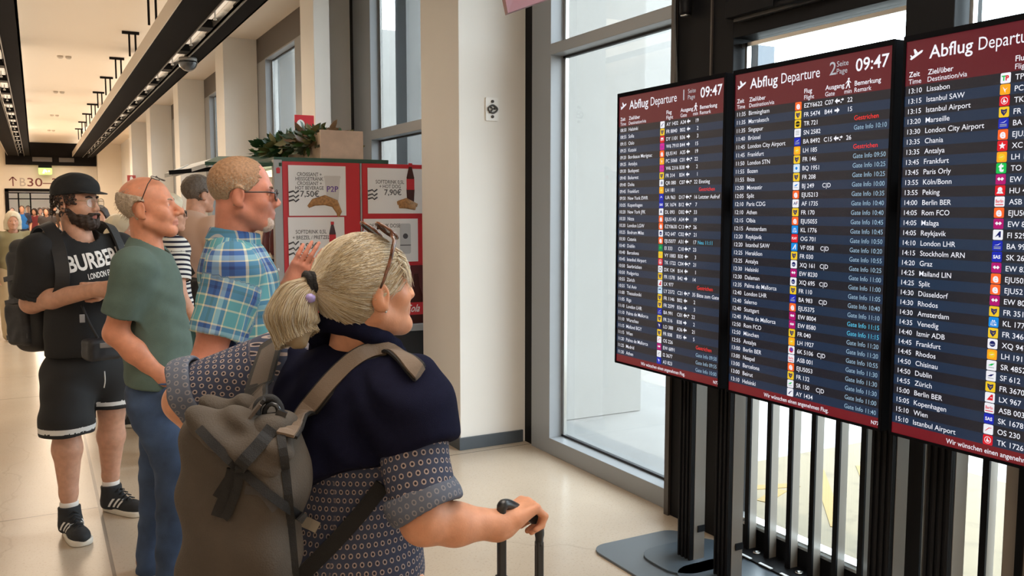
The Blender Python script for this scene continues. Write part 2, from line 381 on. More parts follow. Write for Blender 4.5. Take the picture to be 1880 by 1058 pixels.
# red fire sign projecting from the window wall
d=at(238,337,1.0)-CAMP; p=CAMP+d*(27.3)/d[1]
fs=empty('fire_sign',(2.42,26.9,2.50),0,'small red projecting fire sign on the far right wall','sign')
MB().box((-.11,-.01,-.10),(.11,.01,.10)).build('panel',mat('fire_red',(.42,.06,.05),.5),fs)
m=MB(); m.prism([(-.04,-.07),(.04,-.07),(.04,.02),(.02,.045),(.02,.07),(-.02,.07),(-.04,.02)],-.016,-.011); m.build('pictogram',mat('sign_white',(.8,.78,.75),.5),fs)

# ------------------------------------------------------------ windows between the pillars
def window(n,y0,y1,zb,zt,jamb=.22,trans=None,mull=None,sill=.11,head=.06):
    r=empty('window_%d'%n,(0,0,0)); structure(r)
    m=MB(); x0,x1=XW,XW+.13
    m.box((x0,y1-jamb,zb),(x1,y1,zt)); m.box((x0,y0,zb),(x1,y0+.06,zt)); m.box((x0-.002,y0+.06,zb),(x1,y1-jamb,zb+sill)); m.box((x0-.002,y0+.06,zt-head),(x1,y1-jamb,zt))
    if trans: m.box((x0-.002,y0+.06,trans[0]),(x1,y1-jamb,trans[1]))
    for ym,wm in (mull or []): m.box((x0-.001,ym-wm/2,zb+sill),(x1,ym+wm/2,zt-head))
    m.build('window_frame',M_ANTH,r,bevel=.003)
    s=MB(); cells=[zb+sill]+([trans[0],trans[1]] if trans else [])+[zt-head]
    edges=[(y0+.06,y1-jamb)] if not mull else [(y0+.06,mull[0][0]-mull[0][1]/2),(mull[0][0]+mull[0][1]/2,y1-jamb)]
    b=MB()
    for i in range(0,len(cells),2):
        za,zc=cells[i],cells[i+1]
        for ya,yc in edges:
            b.box((x1-.035,yc-.03,za),(x1-.012,yc-.002,zc)); b.box((x1-.035,ya+.002,za),(x1-.012,ya+.02,zc))
            s.box((x1-.035,ya,za),(x1-.010,yc,za+.014)); s.box((x1-.035,ya,zc-.014),(x1-.010,yc,zc))
    b.build('glazing_bead',M_STEEL,r); s.build('seal',M_SEAL,r)
    MB().box((x1-.03,y0+.03,zb+sill*.5),(x1-.022,y1-.05,zt-.02)).build('pane',M_TINT,r)
    return r
window(1,3.585,5.12,0,ZC,.24,(2.61,2.68))
MB().box((XW+.02,5.12,0),(XW+.2,5.245,ZC)).build('trim_2',M_BLACK)['kind']='structure'
window(2,5.88,8.86,0,ZC,.56,(2.31,2.40))
MB().box((XW-.004,8.82,0),(XW+.2,8.90,ZC)).build('trim_3',M_BLACK)['kind']='structure'
for n,(y0,y1) in enumerate(((9.05,13.2),(13.82,17.75),(18.37,22.35),(23.15,26.95))):
    window(3+n,y0,y1,.12,3.76,.50,None,[((y0+y1)/2-.2,.34)] ,.12,.02)
    structure(MB().box((XW,y0,3.75),(XW+.15,y1,ZC)).box((XW+.0,y1-.03,0),(XW+.02,y1,ZC)).build('trim_%d'%(4+n),mat('brown_metal',(.075,.06,.052),.42)))
# outside wall above openings and cables
wp=empty('alarm_plate',(2.70,5.245,2.29),0,'white wall plate with black key fitting on the near pillar','wall plate')
MB().prism(rrect(-.047,.047,-.076,.076,.006),-.014,0).build('plate',mat('plate_white',(.80,.78,.74),.4),wp)
m=MB(); 
for z in (-.05,.05): m.lathe((0,-.022,z),[(.010,0),(.010,.01)],12,'y')
m.tube([(.028*math.cos(a)*(1+.25*math.cos(2*a)),-.022,.026*math.sin(a)) for a in np.linspace(0,2*math.pi,16)[:-1]],.006,8,closed=True); m.tube([(-.025,-.02,.02),(0,-.026,0),(-.025,-.02,-.025)],.006,8); m.tube([(.01,-.02,.0),(.028,-.024,.012)],.008,8)
m.build('key_fitting',mat('fitting_dark',(.05,.045,.04),.35),wp)
# corner of the red hanging sign at the top
p=at(980,-20,2.6)
hs=empty('hanging_sign',p,0.0,'corner of a dark red sign hanging at the top edge','sign')
q=[at(926,-6,2.35)-p,at(932.5,24,2.35)-p,at(1035,-12,2.55)-p,at(1000,-150,2.55)-p,at(905,-120,2.35)-p]
nv=np.array((.25,.95,0.0))*.03
n=len(q); m=MB(); m.add(q+[a+nv for a in q],[tuple(range(n)),tuple(range(2*n-1,n-1,-1))]+[(i,i+n,(i+1)%n+n,(i+1)%n) for i in range(n)])
m.build('panel',mat('sign_panel_red',srgb(100,34,36),.5),hs)
w_=np.array(p); MB().tube([q[3]+nv*.5,np.array((q[3][0],q[3][1],ZC-p[2]))],.006,6).build('wire',M_STEEL,hs)
MB().tube([q[4]+nv*.5,np.array((q[4][0],q[4][1],ZC-p[2]))],.006,6).build('wire',M_STEEL,hs)

# ------------------------------------------------------------ entrance bay: dark frame, glazed doors, closer
dr=empty('door_2',(0,0,0)); structure(dr)
m=MB(); m.box((2.90,3.16,0),(3.06,3.585,ZC)); m.box((2.90,2.035,0),(3.06,2.235,ZC)); m.box((2.90,2.235,2.42),(3.06,3.16,ZC)); m.box((2.93,2.235,0),(3.04,3.16,.115)); m.box((2.90,.40,0),(3.06,.55,ZC)); m.box((2.93,.55,0),(3.04,2.035,.115)); m.box((2.90,.55,3.3),(3.06,2.035,ZC))
m.build('door_frame',M_BLACK,dr,bevel=.003)
MB().box((2.885,3.565,0),(2.90,3.60,ZC)).box((2.89,3.30,0),(2.90,3.31,ZC)).build('cover_strip',mat('strip_brown',(.05,.04,.035),.4),dr)
m=MB()
for ya,yb,zt in ((2.235,3.16,2.40),(.55,2.035,3.28)):
    m.box((2.955,yb-.035,.115),(2.98,yb-.02,zt)); m.box((2.955,ya,.115),(2.98,ya+.012,zt)); m.box((2.955,ya,zt-.018),(2.98,yb,zt)); m.box((2.93,ya,.115),(3.0,yb,.128)); m.box((2.94,ya,.133),(3.0,yb,.142))
m.build('glazing_bead',M_STEEL,dr)
MB().box((2.985,2.235,.115),(2.993,3.16,2.42)).box((2.985,.55,.115),(2.993,2.035,3.3)).build('pane',M_GLASS,dr)
dc=empty('door_closer',(2.90,2.75,2.52),0,'black door closer with sliding arm above the glazed door','door closer')
MB().box((-.065,.10,-.02),(0,.40,.06)).build('body',M_BLACK,dc,bevel=.004)
MB().box((-.03,-.45,-.035),(0,.38,-.005)).build('track',mat('closer_grey',(.06,.06,.06),.3),dc,bevel=.002)
MB().tube([(-.045,.18,-.005),(-.05,-.05,-.02),(-.03,-.12,-.02)],.012,8).build('arm',M_BLACK,dc)
hd=empty('door_stile',(2.90,1.60,.0),0); hd.parent=dr
m=MB(); m.box((-.004,-.04,.02),(.03,.16,2.3)); m.build('stile_cover',mat('stile_brown',(.30,.25,.21),.35),hd)
MB().tube([(-.01,.05,.87),(-.05,.05,.87),(-.055,.11,.875)],.014,8).build('door_lever',M_BLACK,hd)
# sensor and cable hanging beside the door frame
sn=empty('ceiling_sensor',(2.86,3.46,2.64),0,'small black cylinder sensor hanging by the dark door frame','sensor')
MB().lathe((0,0,-.06),[(.028,0),(.030,.01),(.030,.12)],18).build('barrel',M_BLACK,sn); MB().lathe((0,0,-.066),[(.024,0),(.024,.006)],18).build('lens_ring',M_STEEL,sn)
MB().tube([(0,0,.06),(.0,0,ZC-2.64)],.012,8).build('drop_rod',M_BLACK,sn)
m=MB(); m.tube([(2.872,3.545,z,)if False else (2.875+.006*math.sin(z*9),3.545+.008*math.sin(z*5+1),z) for z in np.linspace(1.2,3.9,40)],.008,6)
o=m.build('hanging_cable',mat('cable_black',(.03,.03,.03),.35)); props(o,'thin black cable running down the dark door frame behind the boards','cable')
# low fence of flat fins in front of the doors
M_FIN=mat('fin_metal',(.20,.175,.15),.33,spec=.6)
fence=empty('fin_railing',(2.90,2.4,0),0,'row of upright black flat fins with foot plates before the door','railing')
MB().box((-.10,-1.3,0),(.06,.62,.03)).build('foot_plate',M_BLACK,fence,bevel=.003)
MB().box((-.06,-1.3,1.30),(.06,.62,1.34)).build('top_rail',M_BLACK,fence)
k=0; y=.57
while y>-1.25:
    MB().box((-.022,y-.011,.03),(.026,y+.011,1.30),0).build('fin',[M_FIN],fence,bevel=.0015)
    MB().box((-.028,y-.012,.03),(-.018,y+.0125,1.30),0).build('fin_edge',M_BLACK,fence)
    MB().box((-.102,y-.105,.0305),(-.088,y-.03,.034)).build('reflective_strip',mat('strip_white',(.75,.78,.8),.3),fence)
    if k%2==0: MB().lathe((-.02,y-.065,.03),[(.018,0),(.018,.006),(.008,.006),(.008,.003)],14).build('bolt',M_STEEL,fence)
    y-=.128; k+=1
# ------------------------------------------------------------ outside
def apron_mat():
    m=bpy.data.materials.new('apron_concrete'); m.use_nodes=True; nt=m.node_tree; b=nt.nodes['Principled BSDF']; N=nt.nodes.new; L=nt.links.new
    tc=N('ShaderNodeTexCoord'); n=N('ShaderNodeTexNoise'); n.inputs['Scale'].default_value=7; n.inputs['Detail'].default_value=8; L(tc.outputs['Object'],n.inputs['Vector'])
    r=N('ShaderNodeValToRGB'); L(n.outputs['Fac'],r.inputs[0]); r.color_ramp.elements[0].position=.30; r.color_ramp.elements[1].position=.45
    r.color_ramp.elements[0].color=(.100,.078,.048,1); r.color_ramp.elements[1].color=(.125,.098,.060,1); L(r.outputs[0],b.inputs['Base Color']); b.inputs['Roughness'].default_value=.9
    return m
o=MB().box((3.24,-30,-.12),(5.02,4.1,-.005)).build('ground_apron',apron_mat()); structure(o)
o=MB().box((3.24,4.1,-.12),(5.02,60,-.0045)).build('ground_paving',mat('paving_grey',(.21,.21,.205),.9,noise=.06,nscale=3)); structure(o)
o=MB().box((5.02,-60,-.12),(160,160,-.004)).build('ground_far_apron',mat('pale_concrete',(.26,.25,.235),.9)); structure(o)
yl=MB()
for (a,b) in (((3.55,3.02),(4.25,3.78)),((3.72,2.85),(4.55,3.70)),((4.3,2.2),(5.0,2.9)),((3.5,3.5),(3.75,3.6)),((3.5,3.75),(3.9,3.62))):
    yl.bar((*a,-.004),(*b,-.004),.07,.004,(0,0,1))
o=yl.build('ground_marking',mat('yellow_paint',(.15,.09,.012),.8)); structure(o)
for k,(yy,xx) in enumerate(((8.3,7.55),(13.5,9),(18.1,9),(22.8,9),(27.2,9))):
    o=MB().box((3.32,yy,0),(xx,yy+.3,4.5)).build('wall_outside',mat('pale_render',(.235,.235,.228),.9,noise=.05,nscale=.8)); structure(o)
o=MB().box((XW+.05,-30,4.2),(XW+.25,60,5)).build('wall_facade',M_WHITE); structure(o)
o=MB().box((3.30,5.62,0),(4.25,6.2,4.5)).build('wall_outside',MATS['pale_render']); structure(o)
tq=at(1400,83,60); o=MB().box((tq[0]-1.15,tq[1],0),(tq[0]+1.15,tq[1]+3,tq[2])).build('tower',mat('tower_grey',(.05,.058,.07),.8)); props(o,'slim grey tower far out on the apron behind the middle board','building')
# ------------------------------------------------------------ departure boards
BW,BH=.742,1.29
def emi(name,c,s=1.0,base=None):
    return mat(name,tuple(x*.25 for x in c) if base is None else base,.35,emit=c,estr=s,spec=.3)
E_W=emi('lit_white',(.72,.74,.82),1.0); E_G=emi('lit_grey',(.36,.38,.42),1.0); E_R=emi('lit_red',(.75,.035,.03),1.0); E_C=emi('lit_cyan',(.08,.42,.62),1.0); E_B=emi('lit_gate',(.25,.38,.50),1.0)
S_HEAD=mat('screen_red',(.03,.004,.006),.22,emit=srgb(84,20,32),estr=.95,spec=.55)
S_FOOT=mat('screen_foot',(.03,.004,.006),.22,emit=srgb(104,14,26),estr=.95,spec=.55)
S_DARK=mat('screen_dark',(.008,.009,.012),.22,emit=srgb(18,19,30),estr=1,spec=.55)
S_BLUE=mat('screen_blue',(.006,.012,.02),.22,emit=srgb(18,36,62),estr=1,spec=.55)
CI={}
def ci(n,r,g,b):
    if n not in CI: CI[n]=mat('icon_'+n,tuple(.3*x for x in srgb(r,g,b)),.3,emit=srgb(r,g,b),estr=.9,spec=.3)
    return CI[n]
ci('white',225,228,238); ci('navy',20,28,95); ci('yellow',225,190,40); ci('orange',236,98,40); ci('amber',238,160,30); ci('red',205,24,38); ci('magenta',165,16,105); ci('blue',22,38,170); ci('sky',16,130,215); ci('green',20,180,80); ci('teal',20,120,80); ci('black',15,15,18); ci('violet',95,60,160); ci('grey',150,160,165); ci('wine',110,20,50); ci('lilac',195,30,140); ci('pale',190,215,235)
def blob(m,x,z,r,mi,y=-.0016,n=14,sx=1.0):
    m.add([(x+r*sx*math.cos(a),y,z+r*math.sin(a)) for a in np.linspace(0,2*math.pi,n+1)[:-1]],[tuple(range(n))],mi)
def poly(m,pts,mi,y=-.0016): m.add([(a,y,b) for a,b in pts],[tuple(range(len(pts)))],mi)
def txt(m,s,x,z,size,mi,width=None,bold=.0): add_text(m,s,x,z,size,-.0016,bold,width,'C',mi)
def icon(code,parent,x,z):
    """the small square airline badge of a row: badge, then its emblem"""
    h=.0148; W='white'
    bg={'FR':'yellow','EJU':'orange','EZY':'orange','PC':'amber','LH':'amber','SK':'blue','BA':'blue','UA':'blue','LO':'navy','A3':'blue','EW':'magenta','W6':'lilac','DY':'red','TK':'red','XC':'red','HU':'red','OG':'red','EI':'teal','VY':'yellow','TO':'green','KL':'sky','VF':'sky','TR':'yellow','LY':'pale','BQ':'pale'}.get(code,W)
    ms=[CI[bg],CI[W],CI['navy'],CI['red'],CI['black'],CI['sky'],CI['green'],CI['violet'],CI['grey'],CI['yellow'],CI['amber']]
    w,nv,rd,bk,sk,gr,vi,gy,ye,am=range(1,11)
    m=MB(); m.prism(rrect(x-h,x+h,z-h,z+h,.0035,3),-.0014,-.0004)
    P=lambda pts,mi: poly(m,[(x+a*h,z+b*h) for a,b in pts],mi)
    if code=='FR': P([(-.65,.6),(0,.4),(.65,.6),(.55,-.1),(0,-.75),(-.55,-.1)],nv); P([(-.4,.25),(.1,.1),(.4,.25),(.1,-.35)],ye)
    elif code in('EJU','EZY'): txt(m,'e',x,z-.010,.036,w,bold=.03)
    elif code=='EW': P([(-.7,.1),(-.3,.45),(.0,.1),(.3,.45),(.7,.1),(.3,-.3),(0,.0),(-.3,-.3)],w)
    elif code=='LH': blob(m,x,z,.010,ye); P([(-.5,-.05),(.0,.1),(.5,.15),(.0,-.12)],w)
    elif code=='PC': P([(-.5,.6),(.0,.0),(.6,.3),(.1,-.1),(.1,-.7),(-.2,-.1)],w)
    elif code=='SK': txt(m,'SAS',x,z-.005,.014,w,.022,.03)
    elif code=='BA': P([(-.7,.1),(.1,.25),(.7,.6),(.2,.15)],w); P([(-.7,-.15),(.7,-.15),(.7,-.3),(-.7,-.3)],8); P([(-.7,-.45),(.7,-.45),(.7,-.6),(-.7,-.6)],8)
    elif code=='TK': blob(m,x,z,.0105,w); blob(m,x,z,.0088,3,-.0018); P2=[(-.35,-.3),(-.05,.55),(.1,.0),(.5,-.1),(.1,-.4)]; poly(m,[(x+a*h,z+b*h) for a,b in P2],w,-.0020)
    elif code=='XC': m.add([(x+h*r*math.sin(a),-.0016,z+h*r*math.cos(a)) for r,a in [((.75,.32)[k%2],k*math.pi/5) for k in range(10)]],[tuple(range(10))],w)
    elif code=='HU': blob(m,x,z+.003,.007,w); P([(-.7,-.6),(-.4,-.1),(0,-.4),(.4,-.1),(.7,-.6)],w)
    elif code=='TO': txt(m,'t',x,z-.009,.036,w,bold=.05)
    elif code=='TP': txt(m,'T',x-.005,z-.0065,.019,gr,bold=.05); txt(m,'P',x+.005,z-.0065,.019,rd,bold=.05)
    elif code=='ASB': txt(m,'Berlin',x,z-.003,.013,rd,.023,.02); P([(-.8,-.5),(.8,-.5),(.8,-.68),(-.8,-.68)],rd)
    elif code=='KL': P([(-.6,-.1),(.6,-.1),(.6,.0),(-.6,.0)],w); P([(-.4,.15),(-.2,.5),(0,.2),(.2,.5),(.4,.15)],w); txt(m,'KLM',x,z-.010,.009,w,.018,.02)
    elif code=='OG': txt(m,'PLAY',x,z-.004,.012,w,.024,.03)
    elif code=='VF': P([(-.6,-.6),(.3,.7),(.55,.7),(.55,-.6),(.3,-.6),(.3,.2),(-.25,-.6)],w)
    elif code=='AF': txt(m,'AF',x,z-.005,.015,nv,.020,.02); P([(.5,.5),(.75,.5),(.3,.1)],rd)
    elif code=='AY': P([(-.6,-.5),(-.2,-.5),(.1,.0),(.65,.35),(.65,.5),(-.1,.15)],nv)
    elif code=='XQ': blob(m,x,z,.009,nv); P([(-.55,.0),(.55,.0),(.3,-.25),(-.3,-.25)],w)
    elif code=='FI': P([(-.6,-.5),(.3,.7),(.6,.7),(.6,-.5),(.2,-.5),(.15,-.1)],nv)
    elif code=='LX': P([(-.6,-.55),(.3,.65),(.65,.65),(.65,-.55)],rd); P([(.1,-.1),(.5,-.1),(.5,.1),(.1,.1)],w) ; 
    elif code=='OS': P([(-.7,-.4),(-.55,-.4),(.2,.25),(.7,.3),(.7,.42),(.1,.38)],rd)
    elif code=='TR': blob(m,x,z,.0105,bk); P([(-.7,.15),(.7,.15),(.7,-.15),(-.7,-.15)],ye)
    elif code=='SN': [blob(m,x+a*.006,z+b*.006,.0022,gy) for a in(-1,0,1) for b in(-1,0,1)]
    elif code=='BQ': blob(m,x,z,.009,w); blob(m,x,z,.006,sk,-.0018)
    elif code=='6K': blob(m,x,z,.010,rd); blob(m,x+.002,z+.002,.0075,vi,-.0018)
    elif code in('SR','SF','BJ','I2'): P([(-.7,-.1),(.0,.35),(.7,.5),(.1,-.05)],{'SR':gr,'SF':nv,'BJ':sk,'I2':gy}[code]); P([(-.6,-.35),(.6,-.35),(.6,-.5),(-.6,-.5)],gy)
    elif code=='QR': blob(m,x+.002,z,.008,8); P([(-.4,-.5),(.1,.6),(.2,-.1)],7)
    elif code=='DL': P([(-.55,-.5),(0,.65),(.55,-.5),(0,-.2)],nv)
    elif code=='DX': blob(m,x,z,.009,bk); blob(m,x,z,.006,w,-.0018)
    elif code=='EI': [blob(m,x+a*.004,z+b*.004,.0040,gr) for a,b in((0,1),(-1,-.2),(1,-.2))]
    elif code=='VY': [blob(m,x+a*.006,z,.0022,gy) for a in(-1,0,1)]
    elif code=='W6': P([(-.7,.2),(-.35,-.5),(0,.1),(.35,-.5),(.7,.2),(.35,-.15),(0,.35),(-.35,-.15)],7)
    elif code=='DY': P([(-.6,.5),(.6,.5),(.6,-.4),(.2,-.4),(.2,.1),(-.2,.1),(-.2,-.4),(-.6,-.4)],w)
    elif code=='LY': P([(-.6,.4),(.6,.5),(.5,.2),(-.6,.1)],nv)
    elif code=='UA': P([(-.6,-.3),(.0,.5),(.6,-.3),(.0,.1)],w)
    elif code in('LO','A3'): P([(-.5,.6),(.5,.2),(.1,.0),(.2,-.6),(-.2,.0)],w)
    m.build('airline_badge',ms,parent,fix=False)
    return
ARL=[(-.5,0),(0,.45),(0,.16),(.5,.16),(.5,-.16),(0,-.16),(0,-.45)]
def arrow(m,x,z,s,right=False):
    k=-1 if right else 1; poly(m,[(x+k*a*s,z+b*s) for a,b in ARL],0,-.0006)
def person_icon(m,x,z,s):
    blob(m,x+.05*s,z+.42*s,.11*s,0,-.0006); poly(m,[(x-.12*s,z+.28*s),(x+.14*s,z+.28*s),(x+.12*s,z-.05*s),(x+.26*s,z-.5*s),(x+.14*s,z-.5*s),(x,z-.15*s),(x-.2*s,z-.5*s),(x-.32*s,z-.5*s),(x-.08*s,z-.02*s)],0,-.0006); m.bar((x-.1*s,-.0006,z+.22*s),(x-.3*s,-.0006,z-.02*s),.07*s,.0004,(0,1,0)); m.bar((x+.12*s,-.0006,z+.22*s),(x+.32*s,-.0006,z+.02*s),.07*s,.0004,(0,1,0))
def plane_icon(m,x,z,s):
    poly(m,[(x-.5*s,z-.22*s),(x-.38*s,z-.28*s),(x-.1*s,z-.14*s),(x+.42*s,z+.12*s),(x+.5*s,z+.26*s),(x+.38*s,z+.28*s),(x+.12*s,z+.16*s),(x-.2*s,z+.02*s),(x-.42*s,z-.1*s)],0,-.0006)
    poly(m,[(x+.1*s,z+.16*s),(x-.12*s,z+.44*s),(x-.24*s,z+.40*s),(x-.14*s,z+.06*s)],0,-.0007); poly(m,[(x-.5*s,z+.04*s),(x-.42*s,z+.06*s),(x-.3*s,z-.06*s),(x-.4*s,z-.12*s)],0,-.0007)
def board(page,yl,rows,label):
    r=empty('departure_board',(2.456,yl,.88),-math.pi/2,label,'screen','departure boards')
    b=MB(); b.box((0,.0005,0),(BW,.075,BH)); b.build('housing',mat('screen_bezel',(.005,.005,.006),.9,spec=.02),r,bevel=.003)
    b=MB(); t=.009; b.box((0,-.004,0),(BW,.0005,t)); b.box((0,-.004,BH-.018),(BW,.0005,BH)); b.box((0,-.004,t),(t,.0005,BH-.018)); b.box((BW-t,-.004,t),(BW,.0005,BH-.018)); b.build('bezel',MATS['screen_bezel'],r)
    s=MB(); x0,x1=t,BW-t; v0=1.133; dv=(v0-.044)/34
    q=lambda z0,z1,mi: s.add([(x0,0,z0),(x1,0,z0),(x1,0,z1),(x0,0,z1)],[(0,1,2,3)],mi)
    q(v0,BH-.018,0); q(t,.044,1)
    for i in range(34): q(v0-(i+1)*dv,v0-i*dv,2+(i%2))
    s.build('screen_panel',[S_HEAD,S_FOOT,S_DARK,S_BLUE],r,fix=False)
    PT={}
    def part(n): return PT.setdefault(n,MB())
    def T(pn,tx,x,z,sz,bold=0,width=None,mi=0): add_text(part(pn),tx,x,z,sz,-.0006,bold,width,'L',mi)
    plane_icon(part('plane_symbol'),.046,1.226,.046)
    T('title_text','Abflug',.091,1.209,.056,.011,.144); T('title_text','Departure',.253,1.209,.054,0,.182)
    CH='column_headings'
    T(CH,'Zeit',.022,1.160,.023,.010); T(CH,'Ziel/über',.089,1.160,.023,.010); T(CH,'Flug',.366,1.160,.023,.010)
    T(CH,'Time',.022,1.138,.022); T(CH,'Destination/via',.089,1.138,.022); T(CH,'Flight',.366,1.138,.022)
    if page<3:
        T(CH,'Ausgang',.462,1.160,.023,.010,.082); T(CH,'Gate',.462,1.138,.022); T(CH,'min',.545,1.138,.022); T(CH,'Bemerkung',.587,1.160,.023,.010,.105); T(CH,'Remark',.587,1.138,.022)
        person_icon(part('walking_symbol'),.560,1.172,.034); T('page_number','Seite',.509,1.234,.026,.004,None,1); T('page_number','Page',.509,1.209,.026,.004,None,1)
        T('page_number',str(page),.478,1.209,.064,.006,None,1); T('clock_text','09:47',.589,1.207,.060,.012,.132); T('footer_code','N77',.703,.019,.018,.01)
    T('footer_text','Wir wünschen einen angenehmen Flug.',.206,.019,.0215,.006,.315)
    def A(pn,tx,x,z,sz,bold=0,width=None,mi=0,al='L'): add_text(part(pn),tx,x,z,sz,-.0006,bold,width,al,mi)
    for i,row in enumerate(rows):
        z=v0-(i+.5)*dv; tz=z-.0085; tm,dest,code,num,gate,arr,mins,rem=row
        A('time_column',tm,.024,tz,.0225,.001,.046); A('destination_column',dest,.088,tz,.0232,.002)
        A('flight_column',code+(' ' if len(code)<3 or code=='ASB' else '')+num,.368,tz,.0225,.003)
        if gate: A('gate_column',gate,.462,tz,.0225,.003)
        if arr in('L','LR'): arrow(part('direction_arrows'),.516,z,.022)
        if arr=='R': arrow(part('direction_arrows'),.516,z,.022,True)
        if arr=='LR': arrow(part('direction_arrows'),.538,z+.003,.012,True); blob(part('direction_arrows'),.532,z-.006,.0025,0,-.0006,8)
        if mins: A('minutes_column',mins,.580,tz,.0225,.003,None,0,'R')
        if rem:
            mi=2 if rem=='Gestrichen' else (3 if rem.startswith('Neu') or rem.startswith('*') else (4 if rem.startswith('Gate') else 0)); rem=rem.lstrip('*')
            A('remark_column',rem,.590,tz,.0225,.003,.131 if 'Gate I' in rem else None,mi)
    for n,mb in PT.items(): mb.build(n,[E_W,E_G,E_R,E_C,E_B],r,fix=False)
    for i,row in enumerate(rows): icon(row[2],r,.340,v0-(i+.5)*dv)
    return r
def parse(s):
    out=[]
    for ln in s.strip().split('\n'):
        p=[x.strip() for x in ln.split(',')]; p+=['']*(8-len(p)); out.append(p[:8])
    return out
R1=parse('''08:50,Helsinki,AY,1432,A34,L,19
08:55,Sofia,FR,8840,B02,L,2
09:15,Oslo,DY,1101,B36,R,3
09:25,Kutaisi,W6,7910,B44,R,15
09:20,Bordeaux Merignac,EJU,5141,A35,L,19
09:25,Antalya,PC,5068,C01,LR,22
09:30,Budapest,W6,2316,B38,R,2
09:40,Bukarest,FR,314,B34,L,1
09:40,Doha,QR,080,C07,LR,22,Einstieg
09:45,Frankfurt,LH,181,,,,Gestrichen
09:50,New York EWR,UA,963,D17,LR,16,Letzter Aufruf
10:05,Kopenhagen,SK,1674,B12,LR,7
10:20,New York JFK,DL,093,D02,LR,33
10:20,Nizza,EJU,5143,A34,L,19
10:20,London LGW,EZY,8630,C13,LR,26
10:25,Bodrum Milas,XQ,647,C02,LR,21
10:30,Catania,EJU,5077,A31,L,17,Neu 11:11
10:40,Dublin,EI,333,C10,LR,23
10:40,Barcelona,VY,1883,B30,L,3
10:45,Istanbul Airport,TK,1722,C04,LR,21
10:50,Saarbrücken,DX,124,B14,L,1
10:50,Podgorica,FR,1578,B42,R,14
10:55,Zürich,LX,977,,,,Gestrichen
10:55,Tel Aviv,LY,2372,C21,LR,35,Bitte zum Gate
11:00,Thessaloniki,FR,1146,B02,L,2
11:05,Riga,FR,2599,B36,R,3
11:10,London LHR,BA,991,C01,LR,22
11:10,Palma de Mallorca,FR,216,B38,R,2
11:10,Warschau,LO,388,A36,L,21
11:15,Mailand BGY,FR,008,B35,L,5
11:15,Wien,OS,226,,,,Gestrichen
11:20,Palma de Mallorca,EW,6891,,,,Gate Info 09:50
11:25,Madrid,I2,3677,,,,Gate Info 09:55
11:30,Athen,A3,823,,,,Gate Info 10:00''')
R2=parse('''11:35,Birmingham,EZY,6622,C07,LR,22
11:35,Marrakesch,FR,5474,B44,R,15
11:35,Singapur,TR,721,,,,Gestrichen
11:40,Brüssel,SN,2582,,,,Gate Info 10:10
11:45,London City Airport,BA,8492,C15,LR,26
11:45,Frankfurt,LH,185,,,,Gestrichen
11:50,London STN,FR,146,,,,Gate Info 09:50
11:55,Bozen,BQ,1951,,,,Gate Info 10:25
11:55,Ibiza,FR,208,,,,Gate Info 10:25
12:00,Monastir,BJ,249,C|D,,,Gate Info 10:00
12:05,Split,EJU,5213,,,,Gate Info 10:35
12:10,Paris CDG,AF,1735,,,,Gate Info 10:40
12:10,Athen,FR,170,,,,Gate Info 10:40
12:15,Olbia,EJU,5055,,,,Gate Info 10:45
12:15,Amsterdam,KL,1776,,,,Gate Info 10:45
12:20,Reykjavik,OG,701,,,,Gate Info 10:50
12:20,Istanbul SAW,VF,058,C|D,,,Gate Info 10:20
12:25,Heraklion,FR,030,,,,Gate Info 10:55
12:25,Antalya,XQ,161,C|D,,,Gate Info 10:25
12:30,Helsinki,EW,8230,,,,Gate Info 11:00
12:30,Dalaman,XQ,695,C|D,,,Gate Info 11:00
12:35,Palma de Mallorca,FR,110,,,,Gate Info 11:05
12:40,London LHR,BA,983,C|D,,,Gate Info 10:40
12:40,Salerno,EJU,5375,,,,Gate Info 11:10
12:40,Stuttgart,EW,8004,,,,*Gate Info 11:15
12:40,Palma de Mallorca,EW,8580,,,,*Gate Info 11:15
12:50,Rom FCO,FR,040,,,,Gate Info 11:20
12:50,München,LH,1927,,,,Gate Info 11:20
12:55,Antalya,6K,5106,C|D,,,Gate Info 10:55
13:00,Berlin BER,ASB,001,,,,Gate Info 11:30
13:00,Neapel,EJU,5053,,,,Gate Info 11:30
13:00,Barcelona,FR,132,,,,Gate Info 11:30
13:00,Beirut,SR,150,C|D,,,Gate Info 11:00
13:10,Helsinki,AY,1434,,,,Gate Info 11:40''')
R3=parse('''13:10,Lissabon,TP,
13:15,Istanbul SAW,PC,
13:15,Istanbul Airport,TK,1
13:20,Marseille,FR,3
13:30,London City Airport,BA,7
13:35,Chania,EJU,5
13:35,Antalya,XC,9
13:45,Frankfurt,LH,1
13:45,Paris Orly,TO,34
13:55,Köln/Bonn,EW,0
13:55,Peking,HU,4
14:00,Berlin BER,ASB,0
14:05,Rom FCO,EJU,50
14:05,Malaga,EW,85
14:05,Reykjavik,FI,529
14:10,London LHR,BA,99
14:15,Stockholm ARN,SK,267
14:20,Graz,EW,83
14:25,Mailand LIN,EJU,502
14:25,Split,EJU,521
14:30,Düsseldorf,EW,804
14:30,Rhodos,FR,351
14:30,Amsterdam,KL,1778
14:35,Venedig,FR,3464
14:40,Izmir ADB,XQ,947
14:45,Frankfurt,LH,191
14:45,Rhodos,SR,4852
14:50,Chisinau,SF,612
14:50,Dublin,FR,3670
14:55,Zürich,LX,967
15:00,Berlin BER,ASB,003
15:05,Kopenhagen,SK,1678
15:10,Wien,OS,230
15:10,Istanbul Airport,TK,1726''')
board(1,3.454,R1,'left departure board, page one, with early flights and mixed gate arrows')
board(2,2.668,R2,'middle departure board, page two, with a column of gate info remarks')
board(3,1.893,R3,'right departure board cut off by the picture edge, listing afternoon flights')
